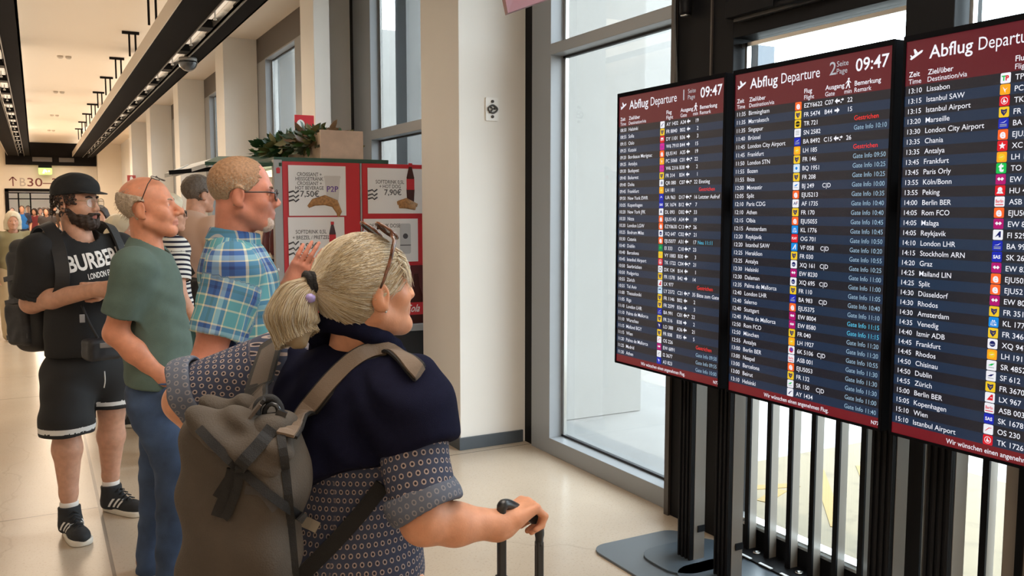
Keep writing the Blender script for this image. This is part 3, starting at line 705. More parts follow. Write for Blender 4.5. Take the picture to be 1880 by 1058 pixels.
# stands: twin ridged columns on a stepped floor plate
def stand(y1,y2,label,plate,rail):
    r=empty('screen_stand',(2.62,(y1+y2)/2,0),0,label,'stand','stands carrying the boards')
    yc=(y1+y2)/2
    m=MB(); m.prism([(a,b) for a,b in rrect(plate[0],plate[1],plate[2],plate[3],.09,6)],0,.012,'xy'); m.build('floor_plate',mat('plate_slate',(.085,.10,.115),.4),r,bevel=.002)
    for y in (y1-yc,y2-yc):
        c=MB()
        c.box((-.055,y-.045,.012),(.025,y+.045,2.05))
        for k in range(4): c.box((-.063,y-.045+.025*k,.012),(-.055,y-.034+.025*k,2.05))
        c.build('column',M_BLACK,r,bevel=.002)
        MB().box((-.040,y-.047,.02),(.022,y-.0452,2.0)).build('column_face',mat('col_face',(.17,.15,.13),.3,spec=.6),r)
        MB().box((-.02,y-.052,.15),(.02,y-.046,.18)).build('clip',M_BLACK,r)
        p2=MB(); p2.prism(rrect(-.22,.22,y-.17,y+.17,.12,6),.012,.022,'xy'); p2.build('foot_plate',mat('plate_dark',(.05,.065,.08),.35),r,bevel=.002)
    for z in (1.12,1.62): MB().box((-.085,rail[0],z),(-.063,rail[1],z+.1)).build('cross_rail',M_BLACK,r)
    return r
stand(3.045,2.80,'black twin column stand with rounded floor plate under left board',(-.36,.165,-.36,.46),(-.62,.42))
stand(2.00,1.78,'black twin column stand standing under the right board',(-.36,.165,-.44,.40),(-.62,.38))
# ------------------------------------------------------------ snack kiosk beside the second window
KY=6.5
M_KRED=mat('kiosk_red',srgb(196,38,48),.45); M_KGREY=mat('kiosk_grey',(.36,.37,.38),.4); M_CARD=mat('poster_card',(.80,.80,.82),.5); M_INK=mat('ink',(.06,.06,.07),.6)
M_BROWN=mat('pastry',(.38,.19,.07),.6,noise=.35,nscale=60); M_COLA=mat('cola_dark',(.05,.008,.006),.2)
ks=empty('snack_kiosk',(2.1,7.3,0),0,'red and grey snack kiosk with menu boards by the second window','kiosk')
def K(name,mb,m,bev=0): 
    o=mb.build(name,m,None,bevel=bev); o.parent=ks; o.location=(-2.1,-7.3,0); return o
xa=on_y(518,300,KY)[0]; xb=on_y(660,300,KY)[0]; xc=on_y(664.5,300,KY)[0]; zt=on_y(518,296,KY)[2]; zb=on_y(775,592,KY)[2]
K('cabinet_body',MB().box((xa-.06,KY+.03,0),(2.44,8.3,.95)).box((xa-.06,8.1,.95),(2.44,8.3,zt)),mat('kiosk_black',(.02,.02,.022),.4))
K('corner_post',MB().box((xa-.065,KY-.01,.0),(xa-.004,KY+.05,zt+.01)),M_KGREY,.003)
K('corner_post',MB().box((xb+.004,KY-.0,zb),(xc-.004,KY+.04,zt+.0)),M_KGREY)
K('menu_panel',MB().box((xa,KY,zb),(xb,KY+.03,zt)),M_KRED,.002)
K('menu_panel',MB().box((xc,KY,zb),(xc+.66,KY+.03,zt)),M_KRED,.002)
K('counter_ledge',MB().box((xa-.06,KY-.04,zb-.06),(xc+.68,KY+.05,zb-.005)),M_KGREY,.003)
K('cabinet_front',MB().box((xa-.06,KY+.0,0),(xc+.66,KY+.03,zb-.06)),mat('kiosk_black'),.002)
K('side_glass',MB().box((xa-.055,KY+.06,.98),(xa-.05,8.1,zt-.04)),M_GLASS)
K('shelf_lights',MB().box((xa+.0,6.6,zt-.06),(xa+.4,8.05,zt-.05)),mat('kiosk_lamp',(.9,.8,.6),.4,emit=(1,.82,.55),estr=3.0))
for z in (.97,1.25,1.53): K('shelf',MB().box((xa-.04,KY+.06,z),(2.4,8.1,z+.015)),M_STEEL)
K('roof',MB().box((xa-.06,KY+.0,zt),(2.44,8.5,zt+.03)),mat('canopy_green',(.018,.07,.045),.5))
K('post_mark',MB().prism([(xa-.045,zt-.09),(xa-.022,zt-.09),(xa-.018,zt-.055),(xa-.033,zt-.045),(xa-.048,zt-.055)],KY-.014,KY-.009),M_KRED)
# bottles on the shelves
def bottle(label):
    r=empty('drink_bottle',(0,0,0))
    MB().lathe((0,0,0),[(.028,0),(.031,.01),(.031,.12),(.026,.14),(.012,.19),(.012,.215)],12).build('bottle_body',mat('bottle_red',(.35,.03,.03),.2),r)
    MB().lathe((0,0,.205),[(.014,0),(.014,.02)],12).build('bottle_cap',mat('cap_gold',(.7,.5,.2),.3),r); return r
bt=bottle(''); k=0
for z,nm in ((.985,'lowest'),(1.265,'middle'),(1.545,'top')):
    for i in range(9):
        o=bt if k==0 else copy_tree(bt); k+=1; o.location=(xa+.03,KY+.13+.17*i,z); o['label']='red drink bottle on the %s lit shelf of the snack kiosk, %s from the front'%(nm,ORD[i]); o['category']='bottle'; o['group']='bottles on the kiosk shelves'
# canopy reaching out to the left
cn=empty('kiosk_canopy',(1.3,7.3,2.0),0,'dark green canopy with pale fascia reaching out from the kiosk roof','canopy')
Pc=lambda px,py,Y: on_y(px,py,Y)-np.array((1.3,7.3,2.0))
def slab(pts,t,name,m):
    n=len(pts); mb=MB(); q=[np.array(p)-np.array((0,0,t)) for p in pts]
    mb.add(list(pts)+q,[tuple(range(n)),tuple(range(2*n-1,n-1,-1))]+[(i,i+n,(i+1)%n+n,(i+1)%n) for i in range(n)]); return mb.build(name,m,cn)
slab([Pc(376,297,6.75),Pc(517,299,6.48),Pc(517,287,8.2),Pc(400,287,8.2)],.025,'green_top',MATS['canopy_green'])
slab([Pc(318,318,6.9),Pc(378,300,6.75),Pc(402,288,8.2),Pc(352,301,8.2)],.03,'white_flap',mat('fascia_white',(.62,.62,.60),.5))
slab([Pc(302,319,6.95),Pc(316,316,6.9),Pc(346,302,8.2),Pc(336,305,8.2)],.03,'white_flap',MATS['fascia_white'])
for py,Y in ((290,6.75),(290,8.0)): MB().bar(Pc(310,py+27,Y+.1),Pc(516,py+10,Y),.03,.03).build('rafter',M_DARK,cn)
# posters
def poster(px0,py0,px1,py1,label):
    a=on_y(px0,py0,KY-.012); b=on_y(px1,py1,KY-.012)
    r=empty('menu_poster',(a[0],KY-.006,b[2]),0,label,'poster','menu posters on the kiosk'); w=b[0]-a[0]; h=a[2]-b[2]
    MB().box((0,-.004,0),(w,.004,h)).build('card',M_CARD,r); return r,w,h
def lines(r,w,h,rows,price,pz):
    m=MB()
    for s,x,z,sz in rows: add_text(m,s,x*w,z*h,sz,-.0048,.008,None,'C',0,.80)
    add_text(m,price,.36*w,pz*h,.062,-.0048,.012,None,'C'); m.build('lettering',M_INK,r,fix=False)
    m=MB()
    for dz in (.02,-.07,-.15): m.tube([(.0,-.005,(pz+.06+dz)*h),(.035,-.005,(pz+.09+dz)*h),(.05,-.005,(pz+.05+dz)*h),(.075,-.005,(pz+.10+dz)*h)],.006,5)
    m.build('ink_swirl',M_INK,r)
def cup(r,x,z,s):
    m=MB(); m.prism([(x-.055*s,z),(x+.055*s,z),(x+.075*s,z+.22*s),(x-.075*s,z+.22*s)],-.007,-.0042); m.prism(rrect(x-.08*s,x+.08*s,z+.21*s,z+.235*s,.008,3),-.009,-.0042); m.build('cup_picture',mat('cup_paper',(.62,.60,.60),.6),r)
    m=MB(); add_text(m,'P2P',x,z+.085*s,.075*s,-.0076,.012,None,'C'); m.build('cup_lettering',mat('cup_violet',(.10,.03,.28),.5),r,fix=False)
def croissant(r,x,z,s):
    m=MB(); P=[(-.15,-.01),(-.10,.03),(0,.05),(.09,.02),(.13,-.06),(.12,-.10)]; R=[.012,.032,.045,.040,.026,.008]
    m.tube([(x+a*s,-.006,z+b*s) for a,b in P],[q*s for q in R],8)
    m.v=[(vx,-.0045+(vy+.006)*.12-.003,vz) for vx,vy,vz in m.v]; m.build('pastry_picture',M_BROWN,r)
def cola(r,x,z,s):
    m=MB(); m.prism([(x-.03*s,z),(x+.03*s,z),(x+.036*s,z+.10*s),(x+.028*s,z+.16*s),(x+.034*s,z+.20*s),(x+.013*s,z+.29*s),(x-.013*s,z+.29*s),(x-.034*s,z+.20*s),(x-.028*s,z+.16*s),(x-.036*s,z+.10*s)],-.007,-.0042); m.build('bottle_picture',M_COLA,r)
    MB().box((x-.034*s,-.0085,z+.10*s),(x+.034*s,-.0042,z+.19*s)).box((x-.016*s,-.0085,z+.29*s),(x+.016*s,-.0042,z+.32*s)).build('label_picture',M_KRED,r)
r,w,h=poster(529,303,636,396,'white croissant and hot drink poster at 7,50 on the left red panel')
lines(r,w,h,[('CROISSANT +',.36,.79,.038),('HEISSGETRÄNK',.36,.70,.038),('CROISSANT +',.36,.61,.038),('HOT BEVERAGE',.36,.52,.038)],'7,50€',.38); cup(r,.76*w,.30*h,.80); croissant(r,.62*w,.20*h,.85)
r,w,h=poster(529,399,634,512,'white soft drink and pretzel poster at 5,90 under the croissant poster')
lines(r,w,h,[('SOFTDRINK 0,5L',.40,.74,.040),('+ BREZEL / PRETZEL',.40,.65,.040)],'5,90€',.50); cola(r,.78*w,.42*h,.75)
m=MB(); 
for k in range(2): m.tube([(.42*w+.075*math.cos(a)*(1 if k else -1)+(.05 if k else -.05),-.008,.22*h+.055*math.sin(a)) for a in np.linspace(0,2*math.pi,15)[:-1]],.022,6,closed=True)
m.v=[(a,-.0045+(b+.008)*.12-.003,c) for a,b,c in m.v]; m.build('pretzel_picture',M_BROWN,r)
r,w,h=poster(675,308,800,392,'white soft drink and hot dog poster at 7,90 beside the pillar')
lines(r,w,h,[('SOFTDRINK 0,5L',.32,.66,.040),('+ HOT DOG',.32,.56,.040)],'7,90€',.41); cola(r,.62*w,.26*h,.95)
m=MB(); m.tube([(.44*w,-.006,.20*h),(.55*w,-.006,.23*h),(.70*w,-.006,.15*h)],[.030,.042,.028],8); m.tube([(.42*w,-.008,.23*h),(.55*w,-.008,.27*h),(.72*w,-.008,.18*h)],[.014,.02,.014],8); m.v=[(a,-.0045+(b+.006)*.12-.003,c) for a,b,c in m.v]; m.build('hot_dog_picture',M_BROWN,r)
r,w,h=poster(668,402,768,480,'white can offer poster half hidden behind the grey haired woman')
m=MB(); x,z=.76*w,.42*h; m.prism(rrect(x-.045,x+.045,z-.08,z+.16,.015,3),-.007,-.0042); m.build('can_picture',mat('can_silver',(.50,.52,.55),.3),r)
m=MB(); [m.add([(x+.022*math.cos(a),-.0075,z+.06+.022*math.sin(a)) for a in np.linspace(0,6.283,13)[:-1]],[tuple(range(12))])]; m.box((x-.045,-.0078,z-.015),(x+.045,-.0068,z-.008)); m.build('can_emblem',M_INK,r,fix=False)
m=MB(); add_text(m,'SOFTDRINK DOSE',.36*w,.80*h,.042,-.0048,.008,None,'C',0,.8); m.build('lettering',M_INK,r,fix=False)
a=on_y(742,488,KY-.012); b=on_y(790,592,KY-.012)
ad=empty('drink_advert',(a[0],KY-.006,b[2]),0,'dark red cola advert with white script at the foot of the panel','advert'); w=b[0]-a[0]; h=a[2]-b[2]
MB().box((0,-.003,0),(w,.004,h)).build('card',mat('advert_dark',(.09,.012,.014),.3),ad)
m=MB(); x=.085; m.prism([(x-.05,.0),(x+.09,.0),(x+.08,.20),(x+.045,.30),(x+.035,.40),(x+.0,.40),(x-.01,.30),(x-.04,.2)],-.0065,-.003); m.build('bottle_picture',M_COLA,ad); MB().box((x-.045,-.0075,.07),(x+.085,-.003,.17)).build('label_picture',M_KRED,ad)
m=MB(); add_text(m,'Coca-Cola',.125,.095,.085,-.0082,.010,.28,'R'); m.v=[(vx+(vz-.095)*.35,vy,vz) for vx,vy,vz in m.v]; m.build('script_lettering',mat('script_white',(.85,.85,.85),.5),ad,fix=False)
# planter and its plants
pl=empty('planter_box',(2.02,7.4,zt+.03),0,'long pale wooden planter on the kiosk roof','planter')
M_WOOD=mat('pale_wood',(.55,.40,.29),.6,noise=.15,nscale=9)
MB().box((-.10,-.85,0),(-.085,.8,.20)).box((.20,-.85,0),(.215,.8,.20)).box((-.085,.785,0),(.2,.8,.2)).build('side_board',M_WOOD,pl); MB().box((-.11,-.875,0),(.225,-.85,.215)).build('end_board',mat('pink_wood',(.62,.47,.38),.6,noise=.10,nscale=12),pl); MB().box((-.085,-.85,.0),(.2,.785,.17)).build('soil',mat('soil',(.03,.02,.015),.9),pl)
LC=[mat('leaf_green',(.045,.105,.028),.45),mat('leaf_dark',(.02,.06,.022),.45),mat('leaf_olive',(.15,.14,.045),.5),mat('leaf_grey',(.13,.16,.11),.5),mat('leaf_brown',(.16,.085,.035),.5)]
def plant(x,y,n,hh,mix,label,rad=.22,seed=1):
    rng=random.Random(seed); r=empty('leafy_plant',(x,y,zt+.15),0,label,'plant','plants on the kiosk roof'); fo=MB(); st=MB()
    for k in range(n):
        az=rng.uniform(0,6.283); el=rng.uniform(-.25,1.4); L=hh*rng.uniform(.45,1.0)
        tip=np.array((math.cos(az)*math.cos(el)*rad*1.35*L/hh,math.sin(az)*math.cos(el)*rad*1.6*L/hh,max(-.10,math.sin(el)*L)))
        b=tip*rng.uniform(.35,.7); 
        if k%5==0: st.tube([(0,0,-.04),b*.6+(0,0,.02),tip],[.006,.004,.002],5)
        ll=rng.uniform(.07,.13); d=tip+np.array((rng.uniform(-.2,.2),rng.uniform(-.2,.2),rng.uniform(-.15,.1))); d/=np.linalg.norm(d)+1e-9
        s=np.cross(d,(rng.uniform(-1,1),rng.uniform(-1,1),rng.uniform(.2,1))); s/=np.linalg.norm(s)+1e-9; u=np.cross(s,d)
        w_=ll*rng.uniform(.17,.26); P=[tip,tip+d*ll*.35+s*w_,tip+d*ll*.75+s*w_*.7,tip+d*ll+u*ll*.08,tip+d*ll*.75-s*w_*.7,tip+d*ll*.35-s*w_,tip+d*ll*.5-u*w_*.4]
        fo.add(P,[(0,1,6),(1,2,6),(2,3,6),(3,4,6),(4,5,6),(5,0,6)],rng.choice(mix),True)
    fo.build('foliage',LC,r,fix=False); st.build('stem',mat('stem_brown',(.06,.04,.02),.7),r)
plant(2.03,6.88,300,.125,[3,3,2,0,4],'grey green bushy plant at the front end of the planter',.17,3)
plant(2.02,7.2,300,.13,[2,2,0,4,1],'olive brown plant second from the planter front end',.17,4)
plant(2.0,7.58,280,.13,[0,0,2,1],'mid green plant third from the planter front end',.17,5)
plant(1.98,7.98,280,.13,[1,1,0,0],'dark green plant at the far end of the planter',.18,6)
rs=empty('roof_sign',(2.02,8.45,2.24),0,'small red sign with white round face behind the roof plants','sign')
a=on_y(541,228,8.45)-np.array((2.02,8.45,2.15)); b=on_y(577,262,8.45)-np.array((2.02,8.45,2.15))
MB().box((a[0],-.01,b[2]),(b[0],.01,a[2])).build('panel',M_KRED,rs,bevel=.004)
m=MB(); cx,cz=a[0]+.055,(a[2]+b[2])/2-.01
m.add([(cx+.04*math.cos(t),-.0115,cz+.05*math.sin(t)) for t in np.linspace(0,6.283,17)[:-1]],[tuple(range(16))]); m.build('round_mark',MATS['sign_white'] if 'sign_white' in MATS else M_WHITE,rs,fix=False)
MB().box((a[0]+.02,-.006,zt+.028-2.24),(a[0]+.035,.006,b[2])).box((b[0]-.035,-.006,zt+.028-2.24),(b[0]-.02,.006,b[2])).build('stake',M_DARK,rs)
# ------------------------------------------------------------ smooth solid modelling for figures
V=lambda *a: np.array(a if len(a)>1 else a[0],dtype=float)
def nrm(v): return v/(np.linalg.norm(v)+1e-12)
def smin(a,b,k):
    h=np.clip(.5+.5*(b-a)/k,0,1); return b*(1-h)+a*h-k*h*(1-h)
def smax(a,b,k): return -smin(-a,-b,k)
def cone(P,a,b,ra,rb):
    a=V(a);b=V(b);d=b-a;L=d@d+1e-12; t=np.clip((P-a)@d/L,0,1)
    return np.linalg.norm(P-a-t[:,None]*d,axis=1)-(ra+(rb-ra)*t)
def chain(P,pts,rs,k=.02):
    d=None
    for i in range(len(pts)-1):
        c=cone(P,pts[i],pts[i+1],rs[i],rs[i+1]); d=c if d is None else smin(d,c,k)
    return d
def ell(P,c,r,R=None):
    q=P-V(c)
    if R is not None: q=q@R          # R columns are the local axes
    r=V(r); k0=np.linalg.norm(q/r,axis=1); k1=np.linalg.norm(q/(r*r),axis=1)+1e-9
    return k0*(k0-1)/k1
def rbox(P,c,h,r,R=None):
    q=P-V(c)
    if R is not None: q=q@R
    q=np.abs(q)-(V(h)-r); return np.linalg.norm(np.maximum(q,0),axis=1)+np.minimum(q.max(axis=1),0)-r
def plane(P,c,n): return (P-V(c))@nrm(V(n))     # negative behind the plane
def union(P,items,k=.03):
    """items: ('c',a,b,ra,rb) cones, ('e',c,r,R) ellipsoids, ('b',c,h,r,R) boxes; optional own blend radius at the end as dict"""
    d=None
    for it in items:
        kk=k
        if isinstance(it[-1],dict): kk=it[-1]['k']; it=it[:-1]
        x={'c':cone,'e':ell,'b':rbox}[it[0]](P,*it[1:]); d=x if d is None else smin(d,x,kk)
    return d
def bounds(items,pad=.05):
    lo=[];hi=[]
    for it in items:
        it=[x for x in it if not isinstance(x,dict)]
        if it[0]=='c':
            m=max(it[3],it[4]); lo+=[V(it[1])-m,V(it[2])-m]; hi+=[V(it[1])+m,V(it[2])+m]
        else:
            m=float(np.linalg.norm(it[2])) if it[0]=='b' else float(max(it[2])); lo.append(V(it[1])-m); hi.append(V(it[1])+m)
    return np.min(lo,0)-pad,np.max(hi,0)+pad

def net(fn,lo,hi,h,B=6):
    """surface of fn=0 as quads on a grid of pitch h (blocks far from the surface are skipped)"""
    lo=V(lo); n=np.ceil((V(hi)-lo)/h/B).astype(int)*B; nb=n//B
    D=np.full(n+1,1.0,dtype=np.float32)
    bi=np.stack(np.meshgrid(*[np.arange(k) for k in nb],indexing='ij'),-1).reshape(-1,3)
    dc=fn(lo+(bi+.5)*B*h); near=np.abs(dc)<B*h*1.25
    for b in bi[(~near)&(dc<0)]: D[b[0]*B:b[0]*B+B+1,b[1]*B:b[1]*B+B+1,b[2]*B:b[2]*B+B+1]=-1
    nbk=bi[near]; loc=np.stack(np.meshgrid(*[np.arange(B+1)]*3,indexing='ij'),-1).reshape(-1,3)
    for s in range(0,len(nbk),400):
        ix=(nbk[s:s+400,None,:]*B+loc[None]).reshape(-1,3); D[ix[:,0],ix[:,1],ix[:,2]]=fn(lo+ix*h)
    ins=D<0; c=[ins[i:n[0]+i,j:n[1]+j,k:n[2]+k] for i in(0,1) for j in(0,1) for k in(0,1)]
    s=sum(x.astype(np.int8) for x in c); cell=np.argwhere((s>0)&(s<8))
    if not len(cell): return np.zeros((0,3)),[]
    idx=-np.ones(n,dtype=np.int32); idx[cell[:,0],cell[:,1],cell[:,2]]=np.arange(len(cell))
    acc=np.zeros((len(cell),3));cnt=np.zeros(len(cell))
    cor=[V(i,j,k).astype(int) for i in(0,1) for j in(0,1) for k in(0,1)]
    for a in range(8):
        for b in range(a+1,8):
            if np.abs(cor[a]-cor[b]).sum()!=1: continue
            pa=cell+cor[a];pb=cell+cor[b]; da=D[pa[:,0],pa[:,1],pa[:,2]];db=D[pb[:,0],pb[:,1],pb[:,2]]
            m=(da<0)!=(db<0); t=np.where(m,da/(da-db+1e-12),0)[:,None]; acc+=np.where(m[:,None],pa+(pb-pa)*t,0);cnt+=m
    vs=lo+acc/cnt[:,None]*h; fs=[]
    for ax in range(3):
        o1,o2=[(1,2),(2,0),(0,1)][ax]
        sl=[slice(1,None)]*3; sa=[slice(1,n[i]) for i in range(3)]; sb=list(sa); sa[ax]=slice(0,n[ax]); sb[ax]=slice(1,n[ax]+1)
        A=ins[tuple(sa)];Bq=ins[tuple(sb)]; e=np.argwhere(A!=Bq)
        if not len(e): continue
        off=V(1,1,1).astype(int); off[ax]=0; g=e+off; fl=A[e[:,0],e[:,1],e[:,2]]
        def cid(d1,d2):
            q=g.copy(); q[:,o1]-=d1; q[:,o2]-=d2; return idx[q[:,0],q[:,1],q[:,2]]
        q=np.stack([cid(1,1),cid(0,1),cid(0,0),cid(1,0)],1); q[~fl]=q[~fl][:,::-1]; fs.append(q)
    return vs,np.concatenate(fs)
def solid(name,fn,lo,hi,h,mats,parent=None,org=(0,0,0),pick=None,pat=None,smooth=0):
    vs,fs=net(fn,lo,hi,h)
    if len(fs)==0: return None
    ok=(fs>=0).all(1); fs=fs[ok]
    me=bpy.data.meshes.new(name); me.vertices.add(len(vs)); me.vertices.foreach_set('co',(vs-V(org)).astype(np.float32).ravel())
    me.loops.add(len(fs)*4); me.loops.foreach_set('vertex_index',fs.astype(np.int32).ravel())
    me.polygons.add(len(fs)); me.polygons.foreach_set('loop_start',np.arange(0,len(fs)*4,4,dtype=np.int32)); 
    try: me.polygons.foreach_set('loop_total',np.full(len(fs),4,dtype=np.int32))
    except Exception: pass
    me.update(calc_edges=True); me.validate()
    for m in (mats if isinstance(mats,(list,tuple)) else [mats]): me.materials.append(m)
    me.polygons.foreach_set('use_smooth',np.ones(len(me.polygons),dtype=bool))
    if pick is not None:
        ce=vs[fs].mean(1); me.polygons.foreach_set('material_index',np.asarray(pick(ce),dtype=np.int32))
    if pat is not None:
        at_=me.attributes.new('pat','FLOAT_VECTOR','POINT'); at_.data.foreach_set('vector',pat(vs).astype(np.float32).ravel())
    o=bpy.data.objects.new(name,me); COL.objects.link(o)
    if parent is not None: o.parent=parent
    if smooth:
        s=o.modifiers.new('soft','SMOOTH'); s.iterations=smooth; s.factor=.5
    return o
def ripple(P,amp,f,dirs=((1,.3,.2),(.2,1,-.4),(-.3,.5,1)),seed=0):
    r=np.zeros(len(P))
    for i,d in enumerate(dirs):
        d=V(d); w=f*(1+.37*i); r+=np.sin(P@d*w+seed*1.7+i*2.1+1.3*np.sin(P@np.roll(d,1)*w*.6+seed))
    return amp*r/len(dirs)
def frame(heading,pitch=0.0,roll=0.0):
    """columns: right, front, up. heading clockwise from +y, in degrees; pitch up; roll to the right"""
    return np.array(Matrix.Rotation(-math.radians(heading),3,'Z')@Matrix.Rotation(math.radians(pitch),3,'X')@Matrix.Rotation(math.radians(roll),3,'Y'))

# ------------------------------------------------------------ heads
def head_fn(c,R,s=1.0,jaw=1.0,nose=1.0,lips=1.0,belly=0.0):
    """face with sockets, nose, mouth, chin and ears; returns a distance function in world space"""
    c=V(c)
    def f(P):
        q=((P-c)@R)/s; ax=np.abs(q[:,0]); Q=q.copy(); Q[:,0]=ax
        d=ell(Q,(0,-.012,.036),(.075,.096,.082))
        d=smin(d,ell(Q,(0,.030,-.030),(.060*jaw,.062,.085)),.03)
        d=smin(d,cone(Q,(.050*jaw,-.005,-.055),(0.010,.066,-.098),.021,.020),.025)
        d=smin(d,ell(Q,(0,.074,-.098),(.025,.019,.018)),.02)
        d=smin(d,ell(Q,(.037,.056,-.028),(.026,.026,.024)),.02)
        d=smin(d,cone(Q,(0,.081,.020),(.040,.068,.019),.012,.012),.016)
        d=smax(d,-ell(Q,(.032,.096,-.001),(.019,.018,.013)),.012)
        d=smin(d,ell(Q,(.032,.073,-.001),(.0150,.0135,.0130)),.003)
        slit=np.maximum(np.abs(q[:,2]+.001)-.0038,np.maximum(np.abs(ax-.032)-.0120,.07-q[:,1])); d=np.maximum(d,-np.maximum(slit,-(ell(Q,(.032,.073,-.001),(.0115,.0115,.0115)))))
        d=smin(d,cone(q,(0,.083,.010),(0,.107*(.7+.3*nose),-.028),.0080,.0108*nose),.012)
        d=smin(d,ell(Q,(.0115*nose,.101,-.035),(.0085,.011,.008)),.008)
        m=smin(cone(Q,(0,.0945,-.0635),(.024,.079,-.066),.0062*lips,.0030),cone(Q,(0,.0930,-.0745),(.021,.078,-.070),.0075*lips,.003),.0025); d=smin(d,m,.007)
        gap=cone(Q,(0,.102,-.0685),(.024,.086,-.0680),.0022,.0012); d=smax(d,-gap,.003)
        d=smin(d,ell(Q,(0,.082,-.052),(.022,.012,.012)),.02)
        e=ell(Q,(.080,-.012,-.010),(.0095,.020,.033),np.array(Matrix.Rotation(-.35,3,'Z')@Matrix.Rotation(-.18,3,'X')))
        e=smax(e,-ell(Q,(.093,-.008,-.006),(.0085,.0115,.021)),.006); e=smin(e,ell(Q,(.078,-.004,-.036),(.007,.009,.009)),.008)
        e=smin(e,cone(Q,(.0835,-.012,.004),(.0835,-.012,-.022),.0035,.0035),.004); d=smin(d,e,.006)
        return d*s
    return f
def hp(c,R,s,x,y,z): return V(c)+R@(V(x,y,z)*s)
def eyes(root,org,c,R,s,iris,wide=1.0):
    for sx in (-1,1):
        m=MB(); q=hp(c,R,s,.032*sx,.0722,-.001)-V(org); r=.0122*s
        ax=R[:,1]; u=R[:,0]; w=R[:,2]; n=14
        prof=[(0.0,1.0),(.18,.98),(.36,.93),(.42,.905),(.7,.70),(1,0),(.7,-.7)]
        vs=[];fs=[];mi=[]
        for (a,b) in prof:
            for k in range(n):
                t=2*math.pi*k/n; vs.append(q+r*(ax*b+u*a*math.cos(t)+w*a*math.sin(t)))
        for i in range(len(prof)-1):
            f=[(i*n+k,i*n+(k+1)%n,(i+1)*n+(k+1)%n,(i+1)*n+k) for k in range(n)]; m_=2 if i==0 else (1 if i<3 else 0)
            fs.append((f,m_))
        k0=len(m.v); m.v+= [tuple(v) for v in vs]
        for f,mm in fs:
            m.f+=f; m.m+=[mm]*len(f); m.sm+=[True]*len(f)
        m.build('eye',[mat('eye_white',(.75,.70,.66),.2),mat('iris_'+iris,{'blue':(.10,.18,.25),'brown':(.09,.045,.02)}[iris],.15),mat('pupil',(.005,.005,.005),.1)],root)
def strands(mb,root_pts,flow,n,step,r0,mi=0,taper=.3):
    """hair strands following a flow function from given root points"""
    for p in root_pts:
        pts=[V(p)]
        for k in range(n):
            q=flow(pts[-1],k)
            if q is None: break
            pts.append(q)
        if len(pts)>2: mb.tube(pts,[r0*(1-(1-taper)*i/(len(pts)-1)) for i in range(len(pts))],3,mi,cap=False)

# ------------------------------------------------------------ hands
def hand_items(wrist,dirv,palm_n,curl,spread=.10,thumb=(.55,.5),s=1.0,side=1,curls=None):
    """wrist point, direction of the fingers, palm normal; curl per joint in radians; side +1: thumb along cross(dir,normal)"""
    d=nrm(V(dirv)); n=nrm(V(palm_n)-d*(V(palm_n)@d)); t=np.cross(d,n)*side
    W=V(wrist); it=[('c',W-d*.02*s,W+d*.03*s,.027*s,.026*s)]
    L=[.043,.049,.046,.036]
    for i in range(4):
        o=(1.5-i)*.0195*s; base=W+d*(.085-.004*abs(i-1))*s+t*o; it.append(('c',W+d*.025*s+t*o*.75,base,.0160*s,.0115*s,{'k':.012}))
        a=0.0; p=base; cc=curls[i] if curls else curl
        fd=nrm(d+t*spread*(1.5-i)*.35); ll=L[i]*s; r=.0093*s
        for j in range(3):
            a+=cc[j]; v=fd*math.cos(a)+n*math.sin(a); q=p+v*ll*(1,.62,.5)[j]; it.append(('c',p,q,r,r*.90,{'k':.004})); p=q; r*=.91
    tb=W+d*.030*s+t*.026*s; out,cu=thumb
    v=nrm(d*math.cos(out)+t*math.sin(out)+n*.25); k1=tb+v*.042*s; v2=nrm(v+n*cu-t*cu*.5); k2=k1+v2*.032*s; v3=nrm(v2+n*cu-t*cu*.5); k3=k2+v3*.026*s
    it+=[('c',W+d*.012*s+t*.012*s,k1,.017*s,.0120*s,{'k':.012}),('c',k1,k2,.0112*s,.0102*s,{'k':.004}),('c',k2,k3,.0102*s,.0085*s,{'k':.004})]
    return it
# ------------------------------------------------------------ shoes
def shoe(root,org,heel,dirv,L=.28,w=.095,high=.0,mats=None,name='shoe',h=.006):
    """shoe with separate sole; heel point on the ground"""
    d=nrm(V(dirv[0],dirv[1],0)); r=V(d[1],-d[0],0); R=np.stack([r,d,V(0,0,1)],1); o=V(heel)
    def loc(P): return (P-o)@R
    def sole(P):
        q=loc(P); y=q[:,1]; hw=w/2*(.80+.22*np.sin(np.clip((y-.0)/L,0,1)*3.6-1.1)); e=np.maximum(np.abs(q[:,0])-hw,np.maximum(-y,y-L)); 
        cy=np.clip(y,w*.42,L-w*.5); rd=np.hypot(q[:,0],y-cy)-hw; return smax(rd,np.abs(q[:,2]-.016)-.015,.006)
    def upper(P):
        q=loc(P); top=union(q,[('e',(0,L*.70,.035),(w*.47,L*.30,.045)),('e',(0,L*.30,.05),(w*.44,L*.30,.062)),('c',(0,L*.24,.05),(0,L*.22,.085+high),w*.52,w*.50)],.03)
        top=smax(top,-q[:,2]+.024,.004); top=smax(top,q[:,2]-(.090+high+.06*np.clip((q[:,1]-L*.2),-1,1)),.004); 
        return smax(top,-cone(q,(0,L*.22,.07),(0,L*.21,.30),.036,.042),.004)+ripple(P,.0008,120)
    lo=o+V(-.35,-.35,-.02); hi=o+V(.35,.35,.22+high)
    u=solid(name,upper,lo,hi,h,mats[0],root,org)
    if u: solid('sole',sole,lo,hi,h,mats[1],u,org)
    return u,R,o
